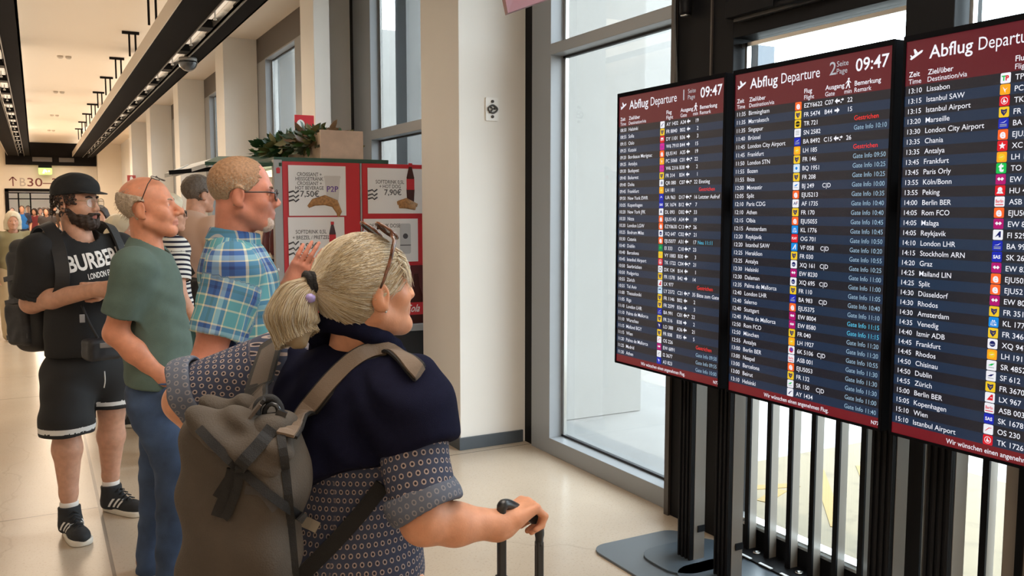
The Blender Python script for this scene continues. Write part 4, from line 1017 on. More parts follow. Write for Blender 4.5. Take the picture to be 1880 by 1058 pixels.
# ------------------------------------------------------------ cloth and skin materials
def pat_mat(name,build,rough=.8,sheen=.0):
    m=bpy.data.materials.new(name); m.use_nodes=True; nt=m.node_tree; b=nt.nodes['Principled BSDF']; b.inputs['Roughness'].default_value=rough; b.inputs['Specular IOR Level'].default_value=.25
    at_=nt.nodes.new('ShaderNodeAttribute'); at_.attribute_name='pat'; sp=nt.nodes.new('ShaderNodeSeparateXYZ'); nt.links.new(at_.outputs['Vector'],sp.inputs[0])
    def M(op,a,bv=None):
        n=nt.nodes.new('ShaderNodeMath'); n.operation=op
        for i,x in enumerate((a,bv)):
            if x is None: continue
            if isinstance(x,(int,float)): n.inputs[i].default_value=x
            else: nt.links.new(x,n.inputs[i])
        return n.outputs[0]
    def ramp(f,stops):
        r=nt.nodes.new('ShaderNodeValToRGB'); nt.links.new(f,r.inputs[0]); r.color_ramp.interpolation='CONSTANT'; el=r.color_ramp.elements
        while len(el)<len(stops): el.new(.5)
        for e,(p_,c) in zip(el,stops): e.position=p_; e.color=(*c,1)
        return r.outputs[0]
    def mix(f,a,c,bt='MIX'):
        n=nt.nodes.new('ShaderNodeMix'); n.data_type='RGBA'; n.blend_type=bt
        for i,x in ((0,f),(6,a),(7,c)):
            if isinstance(x,(int,float)): n.inputs[i].default_value=x
            elif isinstance(x,tuple): n.inputs[i].default_value=(*x,1)
            else: nt.links.new(x,n.inputs[i])
        return n.outputs[2]
    col=build(sp.outputs['X'],sp.outputs['Y'],M,ramp,mix); nt.links.new(col,b.inputs['Base Color']); return m
TEAL,ROYAL,CRM,NVY,SKYB=srgb(88,148,158),srgb(58,92,150),srgb(205,200,170),srgb(48,62,108),srgb(140,172,195)
def _plaid(u,v,M,ramp,mix):
    st=[(0,TEAL),(.20,CRM),(.235,TEAL),(.40,CRM),(.44,ROYAL),(.56,NVY),(.62,ROYAL),(.70,CRM),(.73,SKYB),(.82,ROYAL),(.90,CRM),(.93,TEAL)]
    return mix(.5,ramp(M('FRACT',M('MULTIPLY',u,1/.165)),st),ramp(M('FRACT',M('MULTIPLY',v,1/.175)),st))
M_PLAID=pat_mat('plaid_cotton',_plaid)
def _rings(u,v,M,ramp,mix):
    fv=M('MULTIPLY',v,1/.0195); row=M('FLOOR',fv); off=M('MULTIPLY',M('MODULO',row,2.0),.5)
    a=M('SUBTRACT',M('FRACT',M('ADD',M('MULTIPLY',u,1/.0195),off)),.5); b=M('SUBTRACT',M('FRACT',fv),.5)
    d=M('SQRT',M('ADD',M('MULTIPLY',a,a),M('MULTIPLY',b,b))); ring=M('LESS_THAN',M('ABSOLUTE',M('SUBTRACT',d,.235)),.068)
    dot=M('LESS_THAN',d,.14)
    return mix(ring,mix(dot,srgb(60,66,86),srgb(38,37,48)),srgb(162,146,140))
M_RINGS=pat_mat('ring_print',_rings)
def _rings2(u,v,M,ramp,mix):
    c=_rings(u,v,M,ramp,mix); return mix(.62,c,srgb(104,110,122))
M_CUFF=pat_mat('ring_print_reverse',_rings2)
def _str(u,v,M,ramp,mix): return mix(M('LESS_THAN',M('FRACT',M('MULTIPLY',v,1/.030)),.45),srgb(225,222,215),srgb(32,34,52))
M_STRIPE=pat_mat('striped_jersey',_str)
def skin(name,c): return mat(name,c,.48,spec=.35,sss=.12,noise=.10,nscale=35,bump=.06,bscale=220)
SK_B=skin('skin_fair',srgb(200,152,128)); SK_G=skin('skin_ruddy',srgb(205,138,108)); SK_P=skin('skin_tanned',srgb(192,126,104)); SK_W=skin('skin_rosy',srgb(208,148,116)); SK_X=skin('skin_light',srgb(205,155,130))
M_LIP=mat('lip',srgb(172,105,92),.45); M_LIPD=mat('lip_pale',srgb(186,118,98),.45)
M_TEEB=mat('black_cotton',srgb(24,24,26),.85,bump=.15,bscale=400); M_TEEG=mat('green_cotton',srgb(82,100,92),.85,noise=.06,nscale=30,bump=.15,bscale=400)
M_DENIM=mat('denim',srgb(50,68,96),.85,noise=.45,nscale=7,bump=.2,bscale=500); M_NAVY=mat('navy_knit',srgb(23,24,43),.95,spec=.08,noise=.08,nscale=60,bump=.3,bscale=700)
M_SHORT=mat('black_jersey',srgb(26,26,28),.8); M_HEMW=mat('white_trim',srgb(215,215,215),.7)
M_SHOE=mat('black_suede',srgb(34,36,40),.8,noise=.15,nscale=60); M_SOLE=mat('white_rubber',srgb(215,208,196),.6); M_SOCK=mat('white_sock',srgb(225,220,215),.9)
M_BLKH=mat('hair_dark',srgb(48,34,26),.6,noise=.3,nscale=120); M_GRYH=mat('hair_grey',srgb(168,150,130),.6,noise=.25,nscale=140); M_GING=mat('hair_ginger',srgb(146,110,80),.65,noise=.25,nscale=140); M_WHTB=mat('hair_white',srgb(190,175,160),.7,noise=.2,nscale=140)
M_BL=[mat('blonde_light',srgb(210,197,170),.42,spec=.5),mat('blonde_warm',srgb(186,166,134),.42,spec=.5),mat('blonde_ash',srgb(158,138,108),.45,spec=.5),mat('hair_silver',srgb(205,198,186),.42,spec=.5)]
M_TAUPE=mat('taupe_canvas',srgb(76,68,60),.9,noise=.12,nscale=14,bump=.25,bscale=300); M_WEB=mat('black_webbing',srgb(22,21,22),.75,bump=.3,bscale=500); M_STRAP=mat('taupe_webbing',srgb(112,96,82),.85,bump=.3,bscale=500)
M_BAGB=mat('black_nylon',srgb(22,22,25),.6,noise=.2,nscale=25); M_PLAST=mat('black_plastic',(.012,.012,.013),.3); M_WIRE=mat('gold_wire',(.35,.27,.16),.3,metal=.9); M_LENSE=glass_mat('spectacle_lens',(.86,.86,.86))
def Z(v): return V(0,0,v)
def garment(name,items,h,m,root,org,k=.05,sleeves=(),neck=None,cuts=(),rip=(.003,30),pat=None,extra=None,pick=None,seed=0):
    """cloth shell: blended solids, open sleeves (shoulder, elbow direction, end, radii), neck hole and hem planes"""
    lo,hi=bounds(list(items)+[('c',s[0],s[1],s[2],s[3]) for s in sleeves],.04)
    def f(P):
        d=union(P,items,k)
        for s in sleeves:
            a,b,r0,r1=s[:4]; mid=s[4] if len(s)>4 else None; dr=nrm(V(b)-V(mid if mid is not None else a))
            c=chain(P,[a,mid,b+dr*.05],[r0,(r0+r1)/2,r1],.03) if mid is not None else cone(P,a,V(b)+dr*.05,r0,r1)
            d=smin(d,smax(c,plane(P,b,dr),.006),.045)
        if extra is not None: d=extra(P,d)
        d=d+ripple(P,rip[0],rip[1],seed=seed)
        for c,n in cuts: d=smax(d,plane(P,c,n),.006)
        if neck is not None: d=smax(d,-cone(P,*neck),.006)
        for s in sleeves:
            a,b,r1=V(s[0]),V(s[1]),s[3]; mid=s[4] if len(s)>4 else None; dr=nrm(b-V(mid if mid is not None else a)); d=smax(d,-cone(P,b-dr*.05,b+dr*.12,r1-.012,r1-.008),.004)
        return d*.9
    return solid(name,f,lo,hi,h,m,root,org,pick=pick,pat=pat)
def body_mesh(root,org,items,hf,hc,h,m,k=.022,pick=None):
    lo,hi=bounds(list(items)+[('e',hc,(.15,.15,.15))],.03)
    return solid('body',lambda P: smin(union(P,items,k),hf(P),.018),lo,hi,h,m,root,org,pick=pick)
def body_uv(N,R,sleeves,rad=.17):
    """pattern coordinates in metres: around and along the trunk, or around and along a sleeve"""
    N=V(N)
    def f(vs):
        q=(vs-N)@R; u=np.arctan2(q[:,0],q[:,1])*rad; v=q[:,2].copy(); best=np.full(len(vs),.012)-0
        best=np.abs(np.hypot(q[:,0]/1.3,q[:,1])-0)*0+1e9
        for s in sleeves:
            a,b=V(s[0]),V(s[1]); d=nrm(b-a); t=(vs-a)@d; p=vs-a-t[:,None]*d; x=nrm(np.cross(d,R[:,1])); y=np.cross(d,x)
            m=(np.linalg.norm(p,axis=1)<s[2]*1.3)&(t>.035); u=np.where(m,np.arctan2(p@x,p@y)*s[2],u); v=np.where(m,-t,v)
        return np.stack([u,v,np.zeros(len(vs))],1)
    return f
def lipper(c,R,s,skin_n=1):
    def f(ce):
        q=((ce-V(c))@R)/s; return ((np.abs(q[:,0])<.024)&(q[:,1]>.080)&(q[:,2]<-.0600)&(q[:,2]>-.0800)&(q[:,1]>.0885-.012*np.abs(q[:,0])/.024)).astype(int)
    return f
def brows(root,org,c,R,s,m,th=.004,lift=.0):
    for sx in (-1,1):
        b=MB(); b.tube([hp(c,R,s,sx*.014,.0935,.0195+lift)-V(org),hp(c,R,s,sx*.030,.0905,.0245+lift)-V(org),hp(c,R,s,sx*.048,.073,.019+lift)-V(org)],[th*.9*s,th*s,th*.5*s],7); b.build('eyebrow',m,root)
def hair_shell(name,root,org,c,R,s,m,keep,off=.008,amp=.003,f=260,h=.004,extra=None):
    hf=head_fn(c,R,s)
    def fn(P):
        q=((P-V(c))@R)/s; d=hf(P)-off
        d=d+ripple(P,amp,f); k=keep(q)*s
        d=smax(d,k,.006)
        if extra is not None: d=smin(d,extra(P),.01)
        return d*.9
    return solid(name,fn,V(c)-.2*s-.02,V(c)+.2*s+.02,h,m,root,org)
def glasses(label,c,R,s,mode,frame_m,lens_m,round_=False,name='spectacles',thick=.0016,half=False,dims=(.025,.018)):
    """worn: before the eyes; up: pushed up onto the crown"""
    T=Matrix.Identity(3) if mode=='worn' else Matrix.Rotation(math.radians(62 if mode=='up' else 50),3,'X')
    T=np.array(T); base=V(0,-.01,.01) if mode!='worn' else V(0,0,0); off=V(0,0,0) if mode=='worn' else V(0,.0,.012)
    def W(x,y,z): return hp(c,R,s,*(T@(V(x,y,z)-V(0,-.005,0))+V(0,-.005,0)+off))
    o=V(W(0,.1,0)); r=empty(name,o,0,label,'glasses')
    fr=MB(); rx,rz=(dims if not round_ else (.022,.021))
    for sx in (-1,1):
        rim=[W(sx*.033+rx*math.cos(a)*(1 if not round_ else 1),.106-.006*abs(math.cos(a))*(1 if sx*math.cos(a)>0 else 0),-.004+rz*(abs(math.sin(a))**(.7 if not round_ else 1))*(1 if math.sin(a)>0 else -1))-o for a in np.linspace(0,2*math.pi,19)[:-1]]
        if half: rim2=rim[9:]+rim[:1]; fr.tube(rim[:10],thick,6)
        else: fr.tube(rim,thick,6,closed=True)
        l=MB(); l.add(rim,[tuple(range(18))]); l.build('lens',lens_m,r,fix=False)
        t=MB(); t.tube([W(sx*.058,.100,.004)-o,W(sx*.074,.075,.006)-o,W(sx*.083,.0,.004)-o,W(sx*.082,-.018,-.008)-o,W(sx*.079,-.026,-.026)-o],[thick*1.25]*4+[thick],6); t.build('temple',frame_m,r)
    fr.tube([W(-.011,.107,.002)-o,W(0,.111,.005)-o,W(.011,.107,.002)-o],thick,6)
    fr.build('frame_front',frame_m,r); return r
def bvh(o):
    from mathutils.bvhtree import BVHTree
    return BVHTree.FromPolygons([v.co[:] for v in o.data.vertices],[p.vertices[:] for p in o.data.polygons])
def lay_on(mb,tree,origin,ux,uz,nrm_in,lift=.003):
    """lays flat shapes (x,z) on a surface found along nrm_in from origin"""
    out=[]
    for x,y,z in mb.v:
        p=V(origin)+V(ux)*x+V(uz)*z; h=tree.ray_cast(Vector(p-V(nrm_in)*.5),Vector(nrm_in)); q=V(h[0]) if h[0] is not None else p
        out.append(tuple(q-V(nrm_in)*(lift-y)))
    mb.v=out
def strap(name,pts,w,t,m,parent,org,tree=None,nrms=None):
    """flat band through points; nrms: outward direction at each point"""
    pts=[V(p) for p in pts]; vs=[];fs=[];n=len(pts)
    for i,p in enumerate(pts):
        d=nrm(pts[min(i+1,n-1)]-pts[max(i-1,0)]); nn=nrm(V(nrms[i])-d*(V(nrms[i])@d)); s_=np.cross(d,nn); ww=w[i] if hasattr(w,'__len__') else w
        for a,b in ((-1,0),(1,0),(1,1),(-1,1)): vs.append(p+s_*a*ww/2+nn*b*t-V(org))
    for i in range(n-1):
        for k in range(4): fs.append((i*4+k,i*4+(k+1)%4,(i+1)*4+(k+1)%4,(i+1)*4+k))
    fs+=[(0,1,2,3),((n-1)*4+3,(n-1)*4+2,(n-1)*4+1,(n-1)*4)]
    mb=MB(); mb.add(vs,fs,0,False); return mb.build(name,m,parent)
def spline(pts,n=6):
    """smooth curve through points"""
    P=[V(p) for p in pts]; P=[2*P[0]-P[1]]+P+[2*P[-1]-P[-2]]; out=[]
    for i in range(1,len(P)-2):
        for t in np.linspace(0,1,n,endpoint=False):
            a,b,c,d=P[i-1],P[i],P[i+1],P[i+2]; out.append(.5*((2*b)+(c-a)*t+(2*a-5*b+4*c-d)*t*t+(3*b-a-3*c+d)*t**3))
    return out+[P[-2]]
# ------------------------------------------------------------ man in the green T-shirt
def man_green():
    D=3.72; g=on_floor(298,1084); org=V(g[0],g[1],0)
    root=empty('person',org,0,'bald person in a green T-shirt and blue jeans, hand in pocket, looking up right','person')
    Rb=frame(108); Rh=frame(110,6); hc=at(273,381,3.70); s=1.10
    N=at(268,455,3.72); pel=at(289,722,3.74)
    up=V(0,0,1); fw=Rb[:,1]; rt=Rb[:,0]
    shR=N+rt*.185-up*.075-fw*.01; shL=N-rt*.185-up*.075-fw*.01
    elR=at(212,612,3.56); wrR=at(297,694,3.60); elL=N-rt*.27-up*.36-fw*.05; wrL=elL-up*.22+fw*.10
    hipR=pel+rt*.085-up*.04; hipL=pel-rt*.085-up*.04
    knR=at(318,855,3.66); anR=at(314,1045,3.66); knL=at(290,860,3.86); anL=at(276,1035,3.92)
    hf=head_fn(hc,Rh,s,1.02,1.28)
    sk=[('c',hp(hc,Rh,s,0,-.025,-.05),N-up*.02+fw*.01,.058,.064),('e',N-up*.20,(.15,.09,.2),Rb),('e',N-up*.42,(.14,.09,.2),Rb),
        ('c',shR,elR,.055,.046),('c',elR,elR*.6+wrR*.4,.047,.046),('c',elR*.6+wrR*.4,wrR,.046,.031),('c',shL,elL,.055,.045),('c',elL,wrL,.045,.03),
        ('c',hipR,knR,.07,.05),('c',knR,anR,.05,.038),('c',hipL,knL,.07,.05),('c',knL,anL,.05,.038)]
    sk+=hand_items(wrR,nrm(at(312,742,3.64)-wrR),-rt,(.2,.2,.2),s=.95,side=-1)+hand_items(wrL,-up,rt,(.4,.5,.4),s=.95,side=1)
    body_mesh(root,org,sk,hf,hc,.0045,[SK_G,M_LIPD],pick=lipper(hc,Rh,s)); eyes(root,org,hc,Rh,s,'blue'); brows(root,org,hc,Rh,s,M_GRYH,.003)
    rng=np.random.RandomState(3)
    hair_shell('hair',root,org,hc,Rh,s,M_GRYH,lambda q: np.maximum(np.maximum(q[:,1]-.012+.25*np.maximum(q[:,2]-.0,0),np.maximum(q[:,2]-.070+.30*(q[:,1]+.10),-q[:,2]-.055+.35*np.abs(q[:,1]+.06))),-(np.hypot(q[:,1]+.012,(q[:,2]+.010))-.034)),.0075,.0035,300)
    st=MB(); 
    for k in range(260):
        x=rng.uniform(-1,1)*.08; z=rng.uniform(-.03,.075); y=-math.sqrt(max(.0,1-(x/.082)**2-((z-.03)/.085)**2))*.10
        p=hp(hc,Rh,s,x,y-.004,z); d=nrm(p-hp(hc,Rh,s,0,0,.02))*.6+V(0,0,-.3)+rng.uniform(-.5,.5,3); st.tube([p-org,p+d*.010-org,p+d*.020+V(0,0,-.004)-org],[.0009,.0008,.0003],3,cap=False)
    st.build('loose_hair',M_GRYH,root)
    # T-shirt
    endR=shR+(elR-shR)*.74; endL=shL+(elL-shL)*.74
    it=[('e',N-up*.19+fw*.015,(.190,.128,.20),Rb),('e',N-up*.40+fw*.03,(.172,.140,.21),Rb),('e',pel+up*.05+fw*.015,(.176,.138,.17),Rb),('c',shR,shL,.072,.072),('c',N-up*.0-fw*.01,N-up*.08,.070,.09)]
    garment('t_shirt',it,.006,M_TEEG,root,org,.06,[(shR,endR,.082,.076),(shL,endL,.082,.076)],(N-up*.03+fw*.022,N+up*.12+fw*.05,.066,.080),[(at(285,706,3.72),V(0,0,-1)-fw*.10)],(.0055,30),seed=2)
    col=MB(); ring=[N+rt*.072*math.cos(a)+fw*(.022+.078*math.sin(a))+up*(.002-.030*math.sin(a)) for a in np.linspace(0,2*math.pi,25)[:-1]]
    # jeans
    def jr(P,d): return d
    jt=[('e',at(309,730,3.625),(.050,.045,.062),Rb),('e',pel-up*.0,(.165,.128,.14),Rb),('c',hipR-up*.02,knR,.098,.074),('c',knR,anR-up*.02,.073,.060),('c',hipL-up*.02,knL,.098,.072),('c',knL,anL-up*.02,.072,.060)]
    garment('jeans',jt,.0065,M_DENIM,root,org,.035,(),None,[(pel+up*.13,up),],(.0060,38),seed=5)
    # pocket edge and seam
    pk=MB(); pk.tube([p-org for p in spline([at(282,703,3.585),at(297,706,3.575),at(312,704,3.58),at(322,694,3.60)],5)],.004,6); pk.build('pocket_hem',mat('denim_light',srgb(70,92,130),.85),root)
    for an,dv in ((anR,fw),(anL,fw)):
        shoe(root,org,V(an[0],an[1],0)-fw*.06,fw,.285,.098,.0,[mat('tan_leather',srgb(150,105,82),.55),M_SOLE],h=.007)
    glasses('thin wire glasses pushed up on the bald person in the green T-shirt',hc,Rh,s,'up',mat('dark_wire',(.03,.025,.02),.3,metal=.5),M_LENSE,thick=.0015)
man_green()
# ------------------------------------------------------------ man in the plaid shirt
def man_plaid():
    D=3.08; root_d=at(432,700,D); org=V(root_d[0],root_d[1],0); up=V(0,0,1)
    root=empty('person',org,0,'bearded person with dark glasses in a blue plaid shirt, one hand raised','person')
    Rb=frame(98); Rh=frame(103,-1); fw=Rb[:,1]; rt=Rb[:,0]; hc=at(446,356,3.05); s=1.08
    N=at(428,446,D); pel=V(org)+up*.97-fw*.02; 
    shR=N+rt*.19-up*.085-fw*.015; shL=N-rt*.19-up*.085-fw*.015
    elR=at(378,672,2.86); wrR=at(420,800,2.82); elL=at(492,600,3.24); wrL=at(535,520,3.17)
    hipR=pel+rt*.095; hipL=pel-rt*.095; knR=V(hipR[0],hipR[1],.52)+fw*.03; knL=V(hipL[0],hipL[1],.52)+fw*.05; anR=V(hipR[0],hipR[1],.10)-fw*.02; anL=V(hipL[0],hipL[1],.10)+fw*.04
    hf=head_fn(hc,Rh,s,1.06,1.05)
    sk=[('c',hp(hc,Rh,s,0,-.028,-.05),N-up*.02+fw*.005,.062,.070),('e',N-up*.22,(.16,.10,.2),Rb),('e',N-up*.45,(.15,.10,.2),Rb),
        ('c',shR,elR,.062,.052),('c',elR,elR*.6+wrR*.4,.052,.050),('c',elR*.6+wrR*.4,wrR,.050,.033),('c',shL,elL,.060,.050),('c',elL,elL*.6+wrL*.4,.050,.047),('c',elL*.6+wrL*.4,wrL,.047,.031),
        ('c',hipR,knR,.08,.055),('c',knR,anR,.055,.04),('c',hipL,knL,.08,.055),('c',knL,anL,.055,.04)]
    hd=nrm(at(566,468,3.13)-wrL)
    sk+=hand_items(wrL,hd,V(.35,.8,.2),(.25,.3,.2),spread=.14,thumb=(.75,.25),s=.98,side=-1)+hand_items(wrR,-up,-rt,(.4,.5,.4),s=.98,side=-1)
    body_mesh(root,org,sk,hf,hc,.0045,[SK_P,M_LIPD],pick=lipper(hc,Rh,s)); eyes(root,org,hc,Rh,s,'blue'); brows(root,org,hc,Rh,s,M_GING,.0035)
    # short cropped hair: ginger on top, grey at the sides
    keep=lambda q: np.maximum(np.maximum(q[:,1]-.056+.006*np.sin(q[:,2]*210)*np.sin(q[:,0]*170)+.003*np.sin(q[:,2]*480+q[:,1]*300)+.45*np.maximum(.055-q[:,2],0)+.2*np.maximum(q[:,2]-.08,0),-q[:,2]-.078+1.05*np.maximum(q[:,1]+.06,0)),.027-np.hypot(q[:,1]+.012,q[:,2]+.012)) 
    hs=hair_shell('hair',root,org,hc,Rh,s,[M_GING,mat('hair_ginger_grey',srgb(150,130,108),.65,noise=.25,nscale=140)],keep,.0032,.0016,420,.0032)
    q=np.array([p.center[:] for p in hs.data.polygons]); q=((q+org-hc)@Rh)/s; hs.data.polygons.foreach_set('material_index',(np.random.RandomState(2).uniform(0,1,len(q))<np.clip((.062-q[:,2])/.07,0,1)).astype(np.int32)); hs.data.update()
    hair_shell('beard',root,org,hc,Rh,s,mat('hair_stubble',srgb(182,160,146),.75,noise=.2,nscale=160),lambda q: np.maximum(np.maximum(np.maximum(-q[:,1]+.060,np.abs(q[:,0])-.034),q[:,2]+.074),-(np.hypot(q[:,0]*.8,q[:,2]+.0685)-.015)),.0016,.0014,420,.003)
    # shirt
    endR=shR+(elR-shR)*.70; endL=shL+(elL-shL)*.72; SL=[(shR,endR,.088,.084),(shL,endL,.088,.084)]
    it=[('e',N-up*.20+fw*.02,(.200,.140,.21),Rb),('e',N-up*.42+fw*.028,(.190,.150,.22),Rb),('e',pel+up*.02+fw*.012,(.192,.148,.20),Rb),('c',shR,shL,.076,.076),('c',N-fw*.01,N-up*.08,.076,.095)]
    def placket(P,d):
        c=ell(P,N-up*.30+fw*.20,(.018,.05,.30),Rb); return smin(d,smax(c,d-.004,.002),.002)
    sh=garment('plaid_shirt',it,.006,M_PLAID,root,org,.06,SL,(N-up*.02+fw*.012,N+up*.13+fw*.03,.072,.082),[(pel-up*.14,-up)],(.0050,28),pat=body_uv(N,Rb,SL,.16),seed=7)
    # stand collar, open at the throat
    def col(P):
        q=(P-(N+up*.012+fw*.006))@frame(98,-14); r=np.hypot(q[:,0]/1.0,q[:,1]/1.08); d=np.abs(r-.083+.18*(q[:,2]))-.0045; d=smax(d,np.abs(q[:,2])-.034-.012*np.clip(q[:,1]*8,-1,1),.004)
        gap=np.maximum(np.abs(q[:,0])-.010-.35*np.maximum(q[:,2]+.03,0),-q[:,1]); return smax(d,-gap,.004)*.8
    solid('shirt_collar',col,N-.16,N+.16,.004,M_PLAID,root,org,pat=lambda v: np.stack([v[:,0]+v[:,1],v[:,2]*1.2,v[:,2]*0],1))
    b=MB()
    for k in range(5):
        p=N-up*(.10+.09*k)+fw*(.152+.010*min(k,3)); b.lathe(p-org,[(.006,0),(.006,.003)],10,'x')
    b.build('shirt_buttons',mat('button_pale',srgb(200,205,215),.3),root)
    jt=[('e',pel-up*.02,(.178,.15,.15),Rb),('c',hipR-up*.02,knR,.105,.082),('c',knR,anR-up*.06,.082,.07),('c',hipL-up*.02,knL,.105,.082),('c',knL,anL-up*.06,.082,.07)]
    garment('trousers',jt,.012,mat('dark_trousers',srgb(40,44,52),.85),root,org,.035,(),None,[(pel+up*.12,up)],(.004,30))
    for an,dv in ((anR,fw),(anL,fw)): shoe(root,org,V(an[0],an[1],0)-fw*.07,dv,.285,.10,.0,[M_SHOE,M_SOLE],h=.010)
    glasses('dark half rim glasses worn by the person in the plaid shirt',hc,Rh,s,'worn',mat('dark_frame',(.02,.008,.006),.25),mat('dark_lens',(.05,.02,.015),.1),thick=.0022)
man_plaid()
# ------------------------------------------------------------ bearded man with cap, black T-shirt and shorts
def man_beard():
    up=V(0,0,1); f1=on_floor(136,980); f2=on_floor(214,938); org=(f1+f2)/2; org[2]=0
    root=empty('person',org,0,'dark bearded person in black T-shirt, shorts and cap, arm across the belly','person')
    Rb=frame(158); Rh=frame(131,1); fw=Rb[:,1]; rt=Rb[:,0]; hc=at(141,372,4.40); s=1.08
    N=at(146,436,4.42); pel=at(160,668,4.50)
    shR=N+rt*.195-up*.075; shL=N-rt*.195-up*.075
    elR=at(58,556,4.34); wrR=at(178,532,4.16); elL=at(262,560,4.52); wrL=at(205,530,4.30)
    hipR=pel+rt*.10-up*.05; hipL=pel-rt*.10-up*.05
    an1=V(f1)+up*.11; an2=V(f2)+up*.11
    an1=at(126,905,4.36); an2=at(203,872,4.70); knR=at(122,775,4.34); knL=at(205,755,4.60)
    hf=head_fn(hc,Rh,s,1.08,1.0)
    sk=[('c',hp(hc,Rh,s,0,-.025,-.05),N-up*.02,.062,.068),('e',N-up*.20,(.15,.10,.2),Rb),('e',N-up*.45,(.15,.10,.2),Rb),
        ('c',shR,elR,.06,.052),('c',elR,elR*.65+wrR*.35,.052,.050),('c',elR*.65+wrR*.35,wrR,.050,.032),('c',shL,elL,.06,.05),('c',elL,wrL,.05,.032),
        ('c',hipR,knR,.09,.066),('c',knR,knR*.62+an1*.38,.062,.068),('c',knR*.62+an1*.38,an1,.068,.042),('c',an1,an1-up*.06,.040,.036),('c',hipL,knL,.09,.066),('c',knL,knL*.62+an2*.38,.062,.068),('c',knL*.62+an2*.38,an2,.068,.042),('c',an2,an2-up*.06,.040,.036)]
    sk+=hand_items(wrR,nrm(at(235,528,4.12)-wrR),-fw,(.45,.5,.35),s=1.0,side=-1)+hand_items(wrL,rt*.9+fw*.1,-fw,(.45,.5,.35),s=1.0,side=1)
    body_mesh(root,org,sk,hf,hc,.005,[SK_B,M_LIP],pick=lipper(hc,Rh,s)); eyes(root,org,hc,Rh,s,'brown'); brows(root,org,hc,Rh,s,M_BLKH,.0048)
    hair_shell('beard',root,org,hc,Rh,s,M_BLKH,lambda q: np.maximum(np.minimum(np.maximum(q[:,2]+.055+.20*np.maximum(q[:,1]-.06,0)-.80*np.maximum(.045-q[:,1],0),-q[:,1]+.006),np.maximum(np.maximum(np.abs(q[:,0])-.034,np.abs(q[:,2]+.0575)-.0075),.078-q[:,1])),(1-np.hypot(q[:,0]/.022,(q[:,2]+.0690)/.0085)-(q[:,1]<.05)*9)*.008),.010,.0042,230,.0042)
    # loose curls under the cap
    rng=np.random.RandomState(5); cu=MB()
    for k in range(150):
        a=rng.choice((-1,1))*rng.uniform(.95,2.7); z=rng.uniform(-.005,.040) if abs(a)<1.35 else rng.uniform(-.050,.035)
        p0=hp(hc,Rh,s,.080*math.sin(a),-.012+.094*math.cos(a),z)
        o_=nrm(p0-hp(hc,Rh,s,0,-.01,z)); tq=np.cross(o_,up); ph=rng.uniform(0,6.28); R_=rng.uniform(.006,.011)
        cu.tube([p0+o_*(.003+.014*t)+tq*R_*math.sin(ph+5*t)+up*(R_*math.cos(ph+5*t)-.012*t)-org for t in np.linspace(0,1,8)],[.0026]*7+[.001],4,cap=False)
    cu.build('hair',M_BLKH,root)
    # cap
    cap=empty('cap',V(hp(hc,Rh,s,0,0,.06)),0,'black fabric cap on the bearded person at the left','cap'); co=V(cap.location)
    def crown(P):
        q=((P-V(hc))@Rh)/s; q=q@np.array(Matrix.Rotation(-.10,3,'X')); d=ell(q,(0,-.014,.048),(.090,.112,.088)); d=smin(d,ell(q,(0,.02,.075),(.075,.075,.055)),.03); d=smax(d,-q[:,2]+.034+.18*np.clip(q[:,1],-.1,.1),.006); d=smax(d,-ell(q,(0,-.012,.036),(.079,.100,.086)),.004); return d*s+ripple(P,.0012,90)
    solid('crown',crown,V(hc)-.16,V(hc)+.2,.0045,mat('cap_black',srgb(22,22,23),.85,noise=.15,nscale=40,bump=.2,bscale=300),cap,co)
    def brim(P):
        q=((P-V(hc))@Rh)/s; q=q@np.array(Matrix.Rotation(-.10,3,'X')); zc=.060-1.3*q[:,0]**2-.14*(q[:,1]-.08); d=np.abs(q[:,2]-zc)-.0030; e=np.hypot(q[:,0],(q[:,1]-.055)*.85)-.078; d=smax(d,e,.003); d=smax(d,-ell(q,(0,-.014,.048),(.085,.106,.1)),.003); return d*s*.8
    solid('brim',brim,V(hc)-.2,V(hc)+.22,.004,MATS['cap_black'],cap,co)
    glasses('thin gold wire glasses worn by the bearded person in the cap',hc,Rh,s,'worn',M_WIRE,M_LENSE,thick=.0013,dims=(.0255,.020))
    # T-shirt
    endR=shR+(elR-shR)*.86; endL=shL+(elL-shL)*.86; SL=[(shR,endR,.098,.104),(shL,endL,.098,.104)]
    it=[('e',N-up*.20+fw*.015,(.205,.140,.21),Rb),('e',N-up*.44+fw*.03,(.200,.155,.24),Rb),('e',pel+up*.06+fw*.02,(.205,.155,.19),Rb),('c',shR,shL,.078,.078),('c',N-up*.0,N-up*.08,.076,.10)]
    ts=garment('t_shirt',it,.0065,M_TEEB,root,org,.06,SL,(N-up*.03+fw*.03,N+up*.12+fw*.05,.068,.085),[(pel+up*.06,-up)],(.0050,26),seed=1)
    tr=bvh(ts); c0=at(217,489,4.3)-org; c0=c0; ux=-rt; tilt=.10
    uxx=nrm(ux+up*.16); uzz=nrm(np.cross(uxx,fw))*1; uzz=uzz if uzz[2]>0 else -uzz
    t1=MB(); add_text(t1,'BURBERRY',0,.0,.108,0,.030,.35,'C'); lay_on(t1,tr,c0,uxx,uzz,-fw,.004); t1.build('shirt_print',mat('print_white',srgb(228,226,224),.6),root,fix=False)
    t2=MB(); add_text(t2,'LONDON ENGLAND',0,-.052,.040,0,.022,.20,'C'); lay_on(t2,tr,c0,uxx,uzz,-fw,.004); t2.build('shirt_print_small',MATS['print_white'],root,fix=False)
    # shorts with white bands
    def hem(P,kn,off): return plane(P,kn,-up)
    h1=at(128,796,4.34); h2=at(206,745,4.6)
    st=[('e',pel-up*.02,(.205,.165,.16),Rb),('c',hipR,knR,.128,.120),('c',knR,knR-up*.22,.120,.120),('c',hipL,knL,.128,.120),('c',knL,knL-up*.22,.120,.120)]
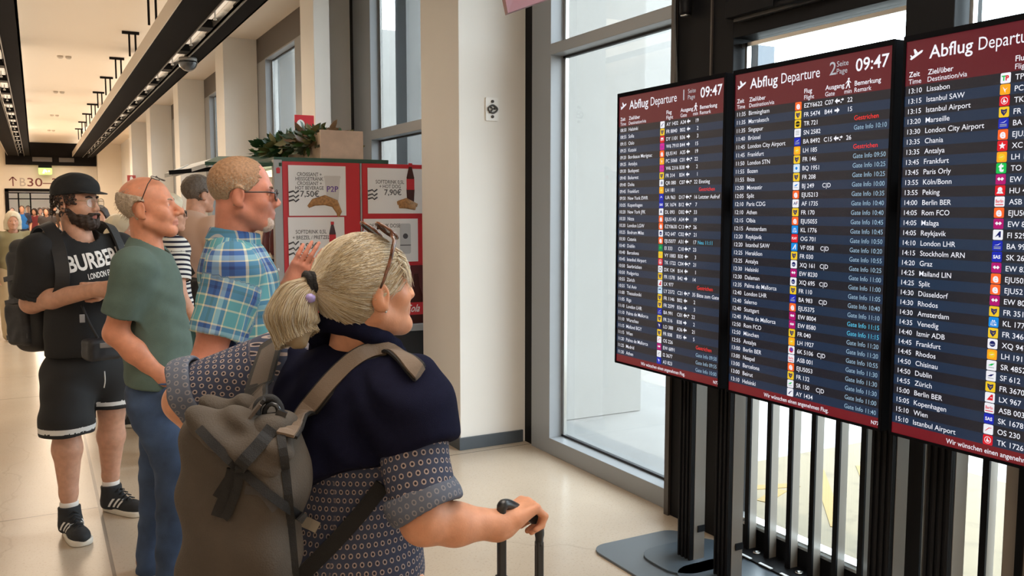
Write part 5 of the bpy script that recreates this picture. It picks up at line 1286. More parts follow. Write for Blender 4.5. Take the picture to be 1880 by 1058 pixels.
    def cutz(P,d):
        s1=(P-V(pel))@rt; zc=np.where(s1>0,h1[2],h2[2]); return smax(d,zc-P[:,2],.005)
    def band(ce):
        s1=(ce-V(pel))@rt; zc=np.where(s1>0,h1[2],h2[2]); t=ce[:,2]-zc; return ((t>.022)&(t<.046)).astype(int)
    def inner(P,d):
        d=cutz(P,d); a=cone(P,knR+up*.04,knR-up*.3,.098,.104); b=cone(P,knL+up*.04,knL-up*.3,.098,.104); return smax(d,-np.minimum(a,b),.004)
    garment('shorts',st,.0065,[M_SHORT,M_HEMW],root,org,.04,(),None,[(pel+up*.10,up)],(.0045,24),extra=inner,pick=band,seed=4)
    cd=MB(); cd.tube([p-org for p in spline([at(192,682,4.28),at(193,700,4.27),at(191,712,4.28)],4)],.003,6); cd.build('drawstring',M_HEMW,root)
    # shoes: black high tops with white soles and three stripes
    for an,ft,dv in ((an1,f1,nrm(at(152,985,4.2)-at(118,935,4.42))),(an2,f2,nrm(at(262,942,4.62)-at(180,915,4.74)))):
        dv=V(dv[0],dv[1],0); hl=V(an[0],an[1],0)-nrm(dv)*.065
        u,R,o=shoe(root,org,hl,dv,.300,.105,.055,[M_SHOE,M_SOLE],h=.005)
        so=MB(); so.lathe(V(an[0],an[1],.12)-org,[(.043,0),(.044,.045),(.042,.048)],16); so.build('sock',M_SOCK,root)
        tr=bvh(u)
        for sd in (-1,1):
            m=MB()
            for k in range(3):
                y=.115+.026*k; m.add([(y-.018,0,.042),(y-.006,0,.042),(y+.016,0,.085),(y+.004,0,.085)],[(0,1,2,3)])
            # finer cut so the stripe follows the shoe
            bm=bmesh.new(); vsx=[bm.verts.new(v) for v in m.v]; [bm.faces.new([vsx[i] for i in f]) for f in m.f]; bmesh.ops.subdivide_edges(bm,edges=bm.edges[:],cuts=3,use_grid_fill=True); bm.verts.index_update(); m2=MB(); m2.add([v.co[:] for v in bm.verts],[tuple(v.index for v in f.verts) for f in bm.faces]); bm.free()
            lay_on(m2,tr,o-org+R[:,0]*sd*.03,R[:,1],up,-R[:,0]*sd,.0025); m2.build('side_stripes',M_HEMW,u,fix=False)
        lc=MB()
        for k in range(6):
            t=k/5; c=o+R[:,1]*(.215-.115*t)+up*(.074+.062*t); 
            for sd in (-1,1): lc.tube([c-R[:,0]*sd*.024-up*.006-org,c+up*.010+R[:,1]*.004-org,c+R[:,0]*sd*.024-up*.004+R[:,1]*.014-org],.0032,5)
        lc.build('laces',mat('lace_black',(.012,.012,.013),.7),u)
    # backpack behind him, with straps over the shoulders
    bp=empty('backpack',V(N-up*.30-fw*.26),0,'black backpack worn by the bearded person in the cap','backpack'); bo=V(bp.location)
    def pack(P):
        q=(P-(N-up*.30-fw*.265+rt*.05))@frame(158-12,4); d=rbox(q,(0,0,-.02),(.175,.115,.27),.07); d=smin(d,rbox(q,(0,-.10,-.11),(.14,.05,.14),.045),.02); d=smax(d,-(np.abs(q[:,2]-.10)-.003+np.maximum(.09-np.abs(q[:,1]+.0),0)*0)*1.0-.0,.0) if False else d; return d+ripple(P,.006,22,seed=3)
    solid('pack_body',pack,bo-.48,bo+.48,.008,M_BAGB,bp,bo)
    Rp=frame(146,4); pc=N-up*.30-fw*.265+rt*.05
    solid('pack_lid',lambda P: rbox(P,pc+up*.235+Rp[:,1]*.01,(.165,.105,.055),.045,Rp)+ripple(P,.004,35),pc-.3,pc+V(.3,.3,.40),.008,M_BAGB,bp,bo)
    solid('side_pocket',lambda P: rbox(P,pc+Rp[:,0]*.165-up*.14,(.035,.085,.11),.03,Rp)+ripple(P,.004,45),pc-.4,pc+V(.4,.4,.2),.008,mat('nylon_grey',srgb(34,34,38),.6,noise=.3,nscale=40),bp,bo)
    for dz in (.10,-.02,-.2): 
        strap('compression_strap',[pc+Rp[:,0]*.182+Rp[:,1]*.09+up*dz-bo+bo,pc+Rp[:,0]*.186+up*dz,pc+Rp[:,0]*.178-Rp[:,1]*.09+up*(dz-.01)],.025,.006,mat('strap_dark',srgb(52,52,56),.6),bp,bo,nrms=[Rp[:,0]]*3)
    for sd,nm in ((1,'r'),(-1,'l')):
        base=N+rt*sd*.150
        pts=spline([base-fw*.17-up*.02,base-fw*.10+up*.045,base-fw*.0+up*.055,base+fw*.095-up*.03,base+fw*.150-up*.15+rt*sd*.005,base+fw*.140-up*.24+rt*sd*.01,base+fw*.07-up*.30+rt*sd*.01],6)
        strap('shoulder_strap',pts,.062,.012,M_BAGB,bp,bo,nrms=[nrm(p-(N-up*.16+rt*sd*.07)) for p in pts])
    hl=MB(); hl.tube([p-bo for p in spline([N-fw*.19+rt*.05+up*.0,N-fw*.24+rt*.03+up*.05,N-fw*.22-rt*.03+up*.0],5)],.010,6); hl.build('grab_handle',M_BAGB,bp)
    # camera bag at the waist on a thin strap
    wb=empty('waist_bag',at(188,640,4.22),0,'small dark waist bag at the front of the bearded person','bag'); wo=V(wb.location)
    solid('bag_body',lambda P: rbox(P,wo,(.085,.05,.055),.025,Rb)+ripple(P,.003,50),wo-.16,wo+.16,.006,mat('bag_grey',srgb(40,40,44),.5,noise=.3,nscale=30),wb,wo)
    m=MB(); m.tube([p-wo for p in spline([at(150,560,4.24),at(165,595,4.22),at(182,625,4.19)],5)],.007,6); m.build('bag_strap',M_BAGB,wb)
    m=MB(); q=at(196,634,4.15)-wo; m.box(q-V(.03,.01,.012),q+V(.03,.01,.012)); m.build('buckle',mat('buckle_grey',(.30,.30,.32),.25),wb,bevel=.003)
    m=MB(); q=at(151,585,4.22)-wo; m.box(q-V(.012,.006,.02),q+V(.012,.006,.02)); m.build('strap_clip',MATS['buckle_grey'],wb,bevel=.002)
man_beard()
# ------------------------------------------------------------ grey blonde woman with ponytail, backpack and trolley handle
def woman():
    up=V(0,0,1); D=1.97; o_=at(650,900,D); org=V(o_[0],o_[1],0)
    root=empty('person',org,0,'person with grey blonde ponytail, navy sweater over patterned blouse, holding trolley handle','person')
    Rb=frame(42); Rh=frame(81,9); fw=Rb[:,1]; rt=Rb[:,0]; hc=at(674,531,1.95); s=1.0
    N=at(652,650,1.99)-up*.0; pel=V(N)-up*.56-fw*.02
    shR=at(750,742,1.87); shL=at(512,672,2.13); elR=at(778,958,1.81); wrR=at(925,962,1.90); elL=at(338,738,2.13); wrL=at(440,860,2.20)
    hipR=pel+rt*.10; hipL=pel-rt*.10; knR=V(hipR[0],hipR[1],.46)+fw*.03; knL=V(hipL[0],hipL[1],.46)+fw*.05; anR=V(hipR[0],hipR[1],.10); anL=V(hipL[0],hipL[1],.10)+fw*.05
    hf=head_fn(hc,Rh,s,.96,.95)
    sk=[('c',hp(hc,Rh,s,0,-.025,-.05),N-up*.02,.056,.066),('e',N-up*.20,(.14,.09,.2),Rb),('e',N-up*.42,(.13,.09,.2),Rb),
        ('c',shR,elR,.054,.046),('c',elR,elR*.62+wrR*.38+V(0,0,-.004),.046,.043),('c',elR*.62+wrR*.38+V(0,0,-.004),wrR,.043,.0285),('c',shL,elL,.056,.046),('c',elL,elL*.6+wrL*.4,.047,.045),('c',elL*.6+wrL*.4,wrL,.045,.03),
        ('c',hipR,knR,.08,.055),('c',knR,anR,.055,.04),('c',hipL,knL,.08,.055),('c',knL,anL,.055,.04)]
    # right hand closed over the grip bar
    ga=at(921,925,1.885); gb=at(990,962,1.985); gd=nrm(gb-ga)
    hd=nrm(at(985,915,1.955)-wrR)
    sk+=hand_items(wrR,hd,-up+hd*.25,(1.15,1.25,.8),spread=.05,thumb=(.35,.55),s=.96,side=1)
    sk+=hand_items(wrL,-up*.5+fw*.6,rt,(.4,.5,.4),s=.95,side=1)
    body_mesh(root,org,sk,hf,hc,.0032,[SK_W,M_LIPD],pick=lipper(hc,Rh,s)); eyes(root,org,hc,Rh,s,'blue'); brows(root,org,hc,Rh,s,M_BL[2],.0025)
    nl=MB()
    # hair: cap drawn back to the tie, then combed strands over it
    tie=at(573,522,1.875); tl=at(540,612,1.975); tb=at(520,590,1.965)
    def capd(P):
        q=(P-V(hc))@Rh; d=ell(q,(0,-.014,.034),(.085,.104,.092)); d=smin(d,ell(q,(0,-.045,-.02),(.068,.062,.070)),.03); d=smin(d,cone(P,hp(hc,Rh,s,0,-.075,.004),tie,.040,.017),.03); return d
    def keep(q): 
        return np.maximum(np.maximum(q[:,1]-.062+.9*np.maximum(.050-q[:,2],0)-.0,-q[:,2]-.085+.75*np.maximum(q[:,1]+.075,0)),-(np.hypot((q[:,1]-.002)*1.1,q[:,2]+.016)-.034)*np.where(np.abs(q[:,0])>.04,1,-9)-np.where(np.abs(q[:,0])>.04,0,1))
    def capfn(P):
        q=(P-V(hc))@Rh; return smax(capd(P)+ripple(P,.0018,160,((1,0,.6),(.2,.1,1),(0,.6,1))),keep(q),.012)*.85
    tail=[tie,at(548,545,1.862),at(536,584,1.855),at(541,610,1.852),at(550,628,1.85)]
    def tailfn(P): return (chain(P,tail,[.012,.029,.039,.028,.010],.03)+ripple(P,.0025,140,((1,0,.6),(1,.1,-.5),(0,.6,1))))*.85
    hairo=solid('hair',lambda P: smin(capfn(P),tailfn(P),.012),V(hc)-.30,V(hc)+.24,.0045,M_BL[2],root,org)
    rng=np.random.RandomState(11)
    def grad(fn,P,e=.002):
        g=np.stack([fn(P+V(e,0,0))-fn(P-V(e,0,0)),fn(P+V(0,e,0))-fn(P-V(0,e,0)),fn(P+V(0,0,e))-fn(P-V(0,0,e))],1); return g/(np.linalg.norm(g,axis=1,keepdims=True)+1e-9)
    n=5200; dirs=rng.normal(size=(n*3,3)); dirs/=np.linalg.norm(dirs,axis=1,keepdims=True); q=dirs*V(.088,.110,.097)+V(0,-.016,.034)
    ok=keep(q)<.004; q=q[ok][:n]; P=V(hc)+q@Rh.T
    off=rng.uniform(.0004,.0030,len(P)); paths=[P.copy()]; alive=np.ones(len(P),bool)
    tgt=tie+rng.normal(size=(len(P),3))*.006
    for k in range(30):
        P=paths[-1]; d=tgt-P; L=np.linalg.norm(d,axis=1,keepdims=True); g=grad(capd,P); d=d/(L+1e-9); d=d-g*(d*g).sum(1,keepdims=True)*.9; d/=np.linalg.norm(d,axis=1,keepdims=True)+1e-9
        d=d+rng.normal(size=d.shape)*.02; st=np.minimum(.0085,L[:,0])[:,None]; Q=P+d*st; Q=Q-grad(capd,Q)*(capd(Q)-off)[:,None]*.8; Q=np.where(L<.012,P,Q); paths.append(Q)
    paths=np.stack(paths,1)
    hs=MB(); rad=rng.uniform(.0003,.0007,len(P)); col=rng.choice(4,len(P),p=(.34,.28,.20,.18))
    for i in range(len(paths)):
        pp=paths[i]; m=[0]+[j for j in range(1,len(pp)) if np.linalg.norm(pp[j]-pp[j-1])>1e-4]
        if len(m)<4: continue
        m=m[::2] if len(m)>6 else m; hs.tube([pp[j]-org for j in m],rad[i],3,int(col[i]),cap=False)
    # ponytail strands
    for i in range(3200):
        a=rng.uniform(0,6.283); rr=rng.uniform(.93,1.08); R3=[.017,.040,.052,.043,.026]; pts=[]
        end=rng.uniform(.8,1.0)
        for j,c in enumerate(tail):
            t=nrm(V(tail[min(j+1,4)])-V(tail[max(j-1,0)])); x=nrm(np.cross(t,CF)); y=np.cross(t,x); pts.append(V(c)+(x*math.cos(a)+y*math.sin(a))*R3[j]*rr*(1.0 if j<4 else 1.8)+rng.normal(size=3)*.0015)
        sp=spline(pts,4); hs.tube([p_-org for p_ in sp[:max(6,int(len(sp)*end))]],rng.uniform(.0003,.0007),3,int(rng.choice(4,p=(.38,.28,.2,.14))),cap=False)
    # short front fringe and loose hair at the temple
    for i in range(420):
        x=rng.uniform(-.075,.078); z=rng.uniform(.045,.085)-abs(x)*.35; y=.092*math.sqrt(max(.02,1-(x/.09)**2-((z-.03)/.098)**2)); p0=V(x,y-.004,z+.006); dz=rng.uniform(.02,.05)
        p1=p0+V(x*.12,.012,-dz*.4); p2=p0+V(x*.2+rng.uniform(-.008,.008),.010,-dz); hs.tube([hp(hc,Rh,s,*a)-org for a in (p0,p1,p2)],[.0009,.0008,.0003],3,int(rng.choice(4,p=(.4,.2,.1,.3))),cap=False)
    for i in range(160):
        z=rng.uniform(.0,.05); y=rng.uniform(.02,.055); p0=V(.083,y,z+.01); p1=p0+V(.004,-.02,-.015); p2=p0+V(.0,-.045+rng.uniform(-.01,.01),-.022+rng.uniform(-.012,.006)); hs.tube([hp(hc,Rh,s,*a)-org for a in (p0,p1,p2)],[.0009,.0009,.0004],3,int(rng.choice(4)),cap=False)
    for i in range(0):
        y=rng.uniform(-.085,-.02); p0=V(rng.uniform(.03,.07),y,-.070+rng.uniform(-.012,.012)); p2=p0+V(-.01,-.05,.02+rng.uniform(-.01,.01)); hs.tube([hp(hc,Rh,s,*a)-org for a in (p0,(p0+p2)/2+V(.006,0,-.004),p2)],[.0007,.0007,.0003],3,int(rng.choice(4)),cap=False)
    hs.build('hair_strands',M_BL,root,fix=False)
    # hair tie: black scrunchie with pale streak, lilac bead below
    tv=nrm(at(550,545,1.862)-hp(hc,Rh,s,0,-.09,.01)); sc=MB(); x=nrm(np.cross(tv,up)); y=np.cross(tv,x)
    for k in (-1,0,1): sc.tube([tie+tv*.010*k+(x*math.cos(a)+y*math.sin(a))*(.0235+.0015*math.sin(a*5+k))-org for a in np.linspace(0,2*math.pi,25)[:-1]],.0072,7,closed=True)
    sc.build('hair_tie',mat('scrunchie_black',srgb(14,13,16),.8,bump=.4,bscale=300),root)
    MB().lathe(at(569,548,1.835)-org,[(.003,-.010),(.011,-.006),(.012,.004),(.004,.010)],12).build('hair_bead',mat('bead_lilac',srgb(150,135,190),.3),root)
    m=MB(); e_=hp(hc,Rh,s,.082,-.006,-.042)-org; m.lathe(e_-V(0,0,.004),[(.001,0),(.003,.002),(.003,.005),(.001,.007)],10); m.build('ear_stud',M_STEEL,root)
    # blouse with small rings, rolled paler cuffs
    eR=at(778,925,1.81); eL=at(352,730,2.13); SL=[(shR-up*.01,eR,.076,.066),(shL,eL,.086,.076)]
    it=[('e',N-up*.20+fw*.0,(.190,.130,.21),Rb),('e',N-up*.42+fw*.01-rt*.012,(.160,.132,.22),Rb),('e',pel+up*.0-rt*.02,(.172,.150,.24),Rb),('c',shR-up*.01,shL,.066,.072)]
    blo=garment('blouse',it,.006,M_RINGS,root,org,.06,SL,(N-up*.03+fw*.02,N+up*.12+fw*.05,.066,.08),[(pel-up*.16,-up)],(.0055,26),pat=body_uv(N,Rb,SL,.175),seed=9)
    for (a,b,r) in ((at(752,868,1.835),at(788,945,1.815),.068),(shL,at(332,728,2.13),.080)):
        d=nrm(V(b)-V(a)); c0=V(b)-d*.062; c1=V(b)-d*.002
        def cf(P,c0=c0,c1=c1,d=d,r=r):
            t=(P-c0)@d; p=P-c0-t[:,None]*d; rr=np.linalg.norm(p,axis=1); x=np.abs(rr-(r+.001+.004*np.sin(t*45)))-.0075; return smax(x,np.abs(t-.03)-.030,.010)+ripple(P,.004,38)
        x=nrm(np.cross(d,up+fw*.3)); y=np.cross(d,x)
        solid('sleeve_cuff',cf,np.minimum(c0,c1)-.14,np.maximum(c0,c1)+.14,.005,M_CUFF,root,org,pat=lambda v,c0=c0,d=d,x=x,y=y: np.stack([np.arctan2((v-c0)@x,(v-c0)@y)*.09,(v-c0)@d,v[:,0]*0],1))
    # navy sweater draped over the shoulders
    # lower edge of the drape runs up to the right
    Q1=at(556,886,1.78); Q2=at(838,808,1.80); e1=nrm(Q2-Q1); nn=nrm(np.cross(e1,V(CF[0],CF[1],-.35))); nn=nn if nn[2]<0 else -nn
    def sweater(P):
        it=[('e',N-up*.31-fw*.025,(.205,.165,.29),Rb),('e',N-up*.13-fw*.03,(.185,.125,.13),Rb),('c',shR+up*.0,shL-up*.02,.086,.082),('c',shR+up*.0,at(772,798,1.84),.088,.082),('c',N-up*.10-fw*.01,N-up*.060-fw*.012,.10,.084)]
        d=union(P,it,.06)
        # folds fanning from the neck
        q=(P-N)@Rb; ang=np.arctan2(q[:,0],-q[:,2]+.05); rr=np.hypot(q[:,0],q[:,2]); d=d+.0050*np.sin(ang*16+2*np.sin(rr*14))*np.clip(rr*7-.2,0,1)+.005*np.sin(rr*75+q[:,0]*10)*np.clip(1.0-rr*5,0,1)+.004*np.sin(q[:,0]*38+q[:,2]*52+2.5*np.sin(q[:,0]*9))*np.clip(rr*6-.4,0,1)+ripple(P,.004,24,seed=4)
        d=smax(d,plane(P,Q1,nn)+.006*np.sin((P@e1)*26),.014)
        # open on the far left side
        d=smax(d,plane(P,at(505,720,2.0),-rt-fw*.15),.02)
        d=smax(d,-cone(P,N+up*.0+fw*.012,N+up*.20+fw*.03,.066,.088),.012)
        inn=[('e',N-up*.44,(.165,.115,.30),Rb)]; d=smax(d,-(union(P,inn,.05)),.006); return d*.8
    swo=solid('sweater',sweater,N-.50,N+.45,.006,M_NAVY,root,org)
    # thick folded collar roll
    cr=[N+up*(.012+.008*math.sin(a*2))+rt*.086*math.cos(a)+fw*(.008+.088*math.sin(a))-up*.072*math.sin(a) for a in np.linspace(0,2*math.pi,17)[:-1]]; cr.append(cr[0])
    swc=solid('sweater_collar',lambda P: (chain(P,cr,[.024+.004*math.sin(i*1.7) for i in range(17)],.01)+ripple(P,.003,60))*.9,N-.22,N+.22,.005,M_NAVY,root,org)
    jt=[('e',pel-up*.08,(.180,.145,.15),Rb),('c',hipR-up*.04,knR,.105,.08),('c',knR,anR-up*.06,.08,.07),('c',hipL-up*.04,knL,.105,.08),('c',knL,anL-up*.06,.08,.07)]
    garment('trousers',jt,.012,mat('grey_trousers',srgb(88,88,92),.85),root,org,.035,(),None,[(pel+up*.10,up)],(.004,30))
    for an in (anR,anL): shoe(root,org,V(an[0],an[1],0)-fw*.07,fw,.25,.09,.0,[mat('grey_shoe',srgb(90,88,85),.7),M_SOLE],h=.010)
    # sunglasses pushed up into the hair
    g0=V(hp(hc,Rh,s,0,.03,.12)); sg=empty('sunglasses',g0,0,'tortoiseshell sunglasses pushed up into the grey blonde hair','glasses')
    TT=mat('tortoiseshell',srgb(96,56,36),.2,noise=.8,nscale=60,coat=.5); GL=mat('amber_lens',(.10,.06,.04),.08)
    def W(x,y,z): return hp(hc,Rh,s,x,y,z)-g0
    fr=MB()
    for sx in (-1,1):
        rim=[W(sx*.036+.028*math.cos(a),.052+.018*math.sin(a),.130-.32*(.036+.028*math.cos(a))**1.0*.5-.020*math.sin(a)) for a in np.linspace(0,2*math.pi,19)[:-1]]; fr.tube(rim,.0032,7,closed=True)
        l=MB(); l.add(rim,[tuple(range(18))]); l.build('lens',GL,sg,fix=False)
        tp=MB(); tp.tube([W(sx*.064,.046,.120),W(sx*.084,.040,.105),W(sx*.0955,.018,.070),W(sx*.0985,-.008,.028),W(sx*.096,-.018,.012)],[.0042,.0048,.0042,.0034,.0022],8); tp.build('temple',TT,sg)
    fr.tube([W(-.010,.054,.128),W(0,.060,.130),W(.010,.054,.128)],.003,7); fr.build('frame_front',TT,sg)
    # ---------------- trolley handle and case
    tr=empty('suitcase',V((ga[0]+gb[0])/2,(ga[1]+gb[1])/2,0),0,'black wheeled suitcase with pull handle held by the ponytailed person','suitcase'); to=V(tr.location)
    M_HND=mat('handle_black',(.02,.02,.021),.32)
    m=MB(); m.tube([p-to for p in spline([ga-up*.05,ga-up*.012,ga+gd*.018+up*.004,(ga+gb)/2+up*.006,gb-gd*.018+up*.004,gb-up*.012,gb-up*.05],5)],[.0095]*3+[.011]*3+[.0125]*19+[.011]*3+[.0095]*3,10); m.build('grip',M_HND,tr)
    for c in (ga,gb):
        p=MB(); p.box(V(c[0]-.0085,c[1]-.0085,c[2]-.20)-to,V(c[0]+.0085,c[1]+.0085,c[2]-.04)-to); p.box(V(c[0]-.0115,c[1]-.0115,.52)-to,V(c[0]+.0115,c[1]+.0115,c[2]-.16)-to); p.build('pole',M_HND,tr,bevel=.003)
    cc=(ga+gb)/2; ax=nrm(V(gd[0],gd[1],0)); pr=V(ax[1],-ax[0],0); Rc=np.stack([ax,-pr,up],1)
    solid('case_body',lambda P: rbox(P,V(cc[0],cc[1],.32)+pr*.08,(.18,.11,.25),.05,Rc),V(cc[0],cc[1],.32)-.45,V(cc[0],cc[1],.32)+.45,.012,mat('case_black',srgb(26,27,30),.5),tr,to)
    for a in (-1,1):
        for b in (-1,1): MB().lathe(V(cc[0],cc[1],.03)+ax*.13*a+pr*(.08+.07*b)-to-V(.012,0,0),[(.03,0),(.032,.006),(.032,.018),(.03,.024)],14,'x').build('wheel',M_PLAST,tr)
    # ---------------- backpack
    bp=empty('backpack',at(440,880,1.72),0,'taupe canvas roll top backpack with black straps worn by the ponytailed person','backpack'); bo=V(bp.location)
    Rk=frame(46,-5); bk=-Rk[:,1]; br=Rk[:,0]
    c1=at(444,930,1.735)
    def bag(P):
        q=(P-c1)@Rk; t=np.clip((q[:,2]+.30)/.60,0,1); wx=.098+.020*np.sin(t*3.0)-.018*np.clip((t-.72)*3.2,0,1); wy=.080-.030*np.clip((t-.65)*2.6,0,1); cy=-.010+.02*t
        a=np.abs(q[:,0])/wx; b=np.abs(q[:,1]-cy)/wy; d=((a**3.2+b**3.2)**(1/3.2)-1)*np.minimum(wx,wy); d=smax(d,np.abs(q[:,2]+.055)-.245,.03)
        fold=.010*np.sin(q[:,0]*32+q[:,2]*16)*np.clip(.16-np.abs(q[:,2]-.05),0,1)*5+.006*np.sin(q[:,2]*44+q[:,0]*18); return (d+fold*.7+ripple(P,.005,26,seed=6))*.75
    po=solid('pack_body',bag,c1-.45,c1+.45,.006,M_TAUPE,bp,bo)
    # rolled top folded over toward the viewer
    A=at(368,772,1.69); B=at(500,800,1.70); A2=at(390,745,1.77); B2=at(508,772,1.78); Lw=at(520,868,1.65); Lw0=at(372,790,1.66)
    fr_=np.array([at(x,y,1.0) for x,y in ((355,775),(392,735),(440,742),(512,765),(523,830),(522,872),(500,862),(470,850),(430,838),(385,812))])
    def flap(P):
        d=chain(P,[A2,(A2+B2)/2+up*.006,B2],[.022,.026,.022],.02); d=smin(d,chain(P,[A,(A+B)/2+up*.006,B],[.024,.028,.026],.02),.03); d=smin(d,chain(P,[at(508,800,1.69),at(510,832,1.665),at(508,858,1.66)],[.024,.022,.014],.02),.025); d=smin(d,chain(P,[(A+B)/2,at(455,828,1.655),at(490,856,1.655)],[.026,.024,.016],.03),.03); d=smin(d,chain(P,[A,at(395,805,1.66),at(440,828,1.652)],[.024,.020,.018],.03),.025)
        return (d+ripple(P,.004,40,seed=8)+.0045*np.sin((P@CR)*70+(P[:,2])*95)*np.clip(.9,0,1))*.75
    fo=solid('roll_top',flap,np.min([A,B,A2,B2,Lw],0)-.12,np.max([A,B,A2,B2,Lw],0)+.12,.0055,M_TAUPE,bp,bo)
    toward=nrm(CAMP-c1); from mathutils.bvhtree import BVHTree
    def tree_of(names):
        out=[]
        for o in names: out.append((bvh(o),V(o.parent.location)))
        return out
    def hit(px,py,trees,D,lift=.004):
        d=nrm(at(px,py,1.0)-CAMP); best=None
        for t,l in trees:
            h=t.ray_cast(Vector(CAMP-l),Vector(d))
            if h[0] is not None and (best is None or h[3]<best): best=h[3]
        return at(px,py,D) if best is None else CAMP+d*(best-lift)
    TB=tree_of([po,fo]); TS=tree_of([swo,swc,po,fo]); TBL=tree_of([blo,po])
    def S(name,pts,w,m,t=.004,n=5,trees=None):
        sp=spline(pts,n); pr=[]
        for x,y,D in [(p[0],p[1],1.66) for p in sp]: pr.append(hit(x,y,trees or TB,D))
        return strap(name,pr,w,t,m,bp,bo,nrms=[toward]*len(pr))
    S('closure_strap',[(366,788,0),(402,826,0),(440,862,0),(490,905,0),(535,938,0),(560,955,0)],.0175,M_WEB)
    S('cross_strap',[(500,786,0),(475,818,0),(448,848,0),(425,880,0),(402,915,0)],.026,M_WEB)
    S('strap_tail',[(428,860,0),(418,900,0),(405,930,0),(398,948,0)],.022,M_WEB,.006)
    S('strap_tail',[(440,855,0),(436,895,0),(420,940,0),(412,952,0)],.016,M_WEB,.007)
    S('side_tab',[(452,900,0),(480,905,0),(505,935,0)],.016,mat('web_grey',srgb(62,58,56),.8))
    S('side_piping',[(516,800,0),(524,860,0),(530,920,0),(537,1000,0),(542,1060,0)],.016,M_WEB)
    lb=[hit(558,958,TB+TBL,1.70,.010),hit(572,964,TB+TBL,1.70,.012),hit(584,970,TB+TBL,1.70,.010)]
    strap('label_patch',lb,.024,.004,mat('label_beige',srgb(176,165,148),.7),bp,bo,nrms=[toward]*3)
    S('compression_strap',[(703,890,0),(660,945,0),(610,1000,0),(550,1060,0)],.034,M_WEB,.006,6,TBL)
    bx=MB(); q=at(500,762,1.715)-bo; bx.tube([q+CR*.016*math.cos(a)+up*.022*math.sin(a) for a in np.linspace(0,6.283,13)[:-1]],.005,6,closed=True); q=at(512,775,1.70)-bo; bx.bar(q-up*.020-CR*.012,q+up*.022+CR*.008,.020,.008,toward); bx.build('buckle',mat('buckle_dark',(.03,.032,.036),.2),bp)
    hl=MB(); hl.tube([p-bo for p in spline([at(470,772,1.70),at(474,742,1.71),at(498,732,1.72),at(514,752,1.725),at(508,785,1.72)],5)],.009,7); hl.build('grab_loop',M_WEB,bp)
    for a in (((366,800),(352,830),(362,842),(370,822)),((352,868),(336,885),(342,905),(358,880))):
        l=MB(); l.tube([at(x,y,1.70)-bo for x,y in a],.004,6); l.build('side_cord',M_WEB,bp)
    # shoulder straps: broad taupe webbing with dark edge
    def SS(name,pts,w,m,nr):
        sp=spline(pts,7); return strap(name,sp,w,.008,m,bp,bo,nrms=[nrm(p-(N-up*.18)+V(0,0,.0)) for p in sp])
    def SH(name,px,w,m,lift,n=6):
        sp=spline([(x,y,D) for x,y,D in px],n); pr=[hit(p[0],p[1],TS,p[2],lift) for p in sp]
        for _ in range(3): pr=[pr[0]]+[(pr[i-1]+pr[i]*2+pr[i+1])/4 for i in range(1,len(pr)-1)]+[pr[-1]]
        if px is R_ or px[-1][0]>700: pr=pr+[pr[-1]+fw*.028-up*.026,pr[-1]+fw*.045-up*.07-rt*.004,pr[-1]+fw*.04-up*.13-rt*.016,pr[-1]+fw*.0-up*.19-rt*.03]
        return strap(name,pr,w,.006,m,bp,bo,nrms=[nrm(nrm(p-(N-up*.16))+toward*.6) for p in pr])
    R_=[(524,803,1.72),(560,760,1.74),(612,698,1.74),(660,656,1.77),(705,643,1.82),(740,656,1.88),(766,682,1.93)]
    SH('strap_edge',R_,.046,M_WEB,.004); SH('shoulder_strap',[(x-1,y-2,D) for x,y,D in R_],.035,M_STRAP,.012)
    L_=[(466,764,1.80),(472,730,1.83),(482,690,1.88),(494,650,1.95),(503,622,2.05)]
    SH('strap_edge',L_,.070,M_WEB,.006); SH('shoulder_strap',L_,.048,mat('taupe_webbing_dark',srgb(84,74,66),.85,bump=.3,bscale=500),.014)
woman()
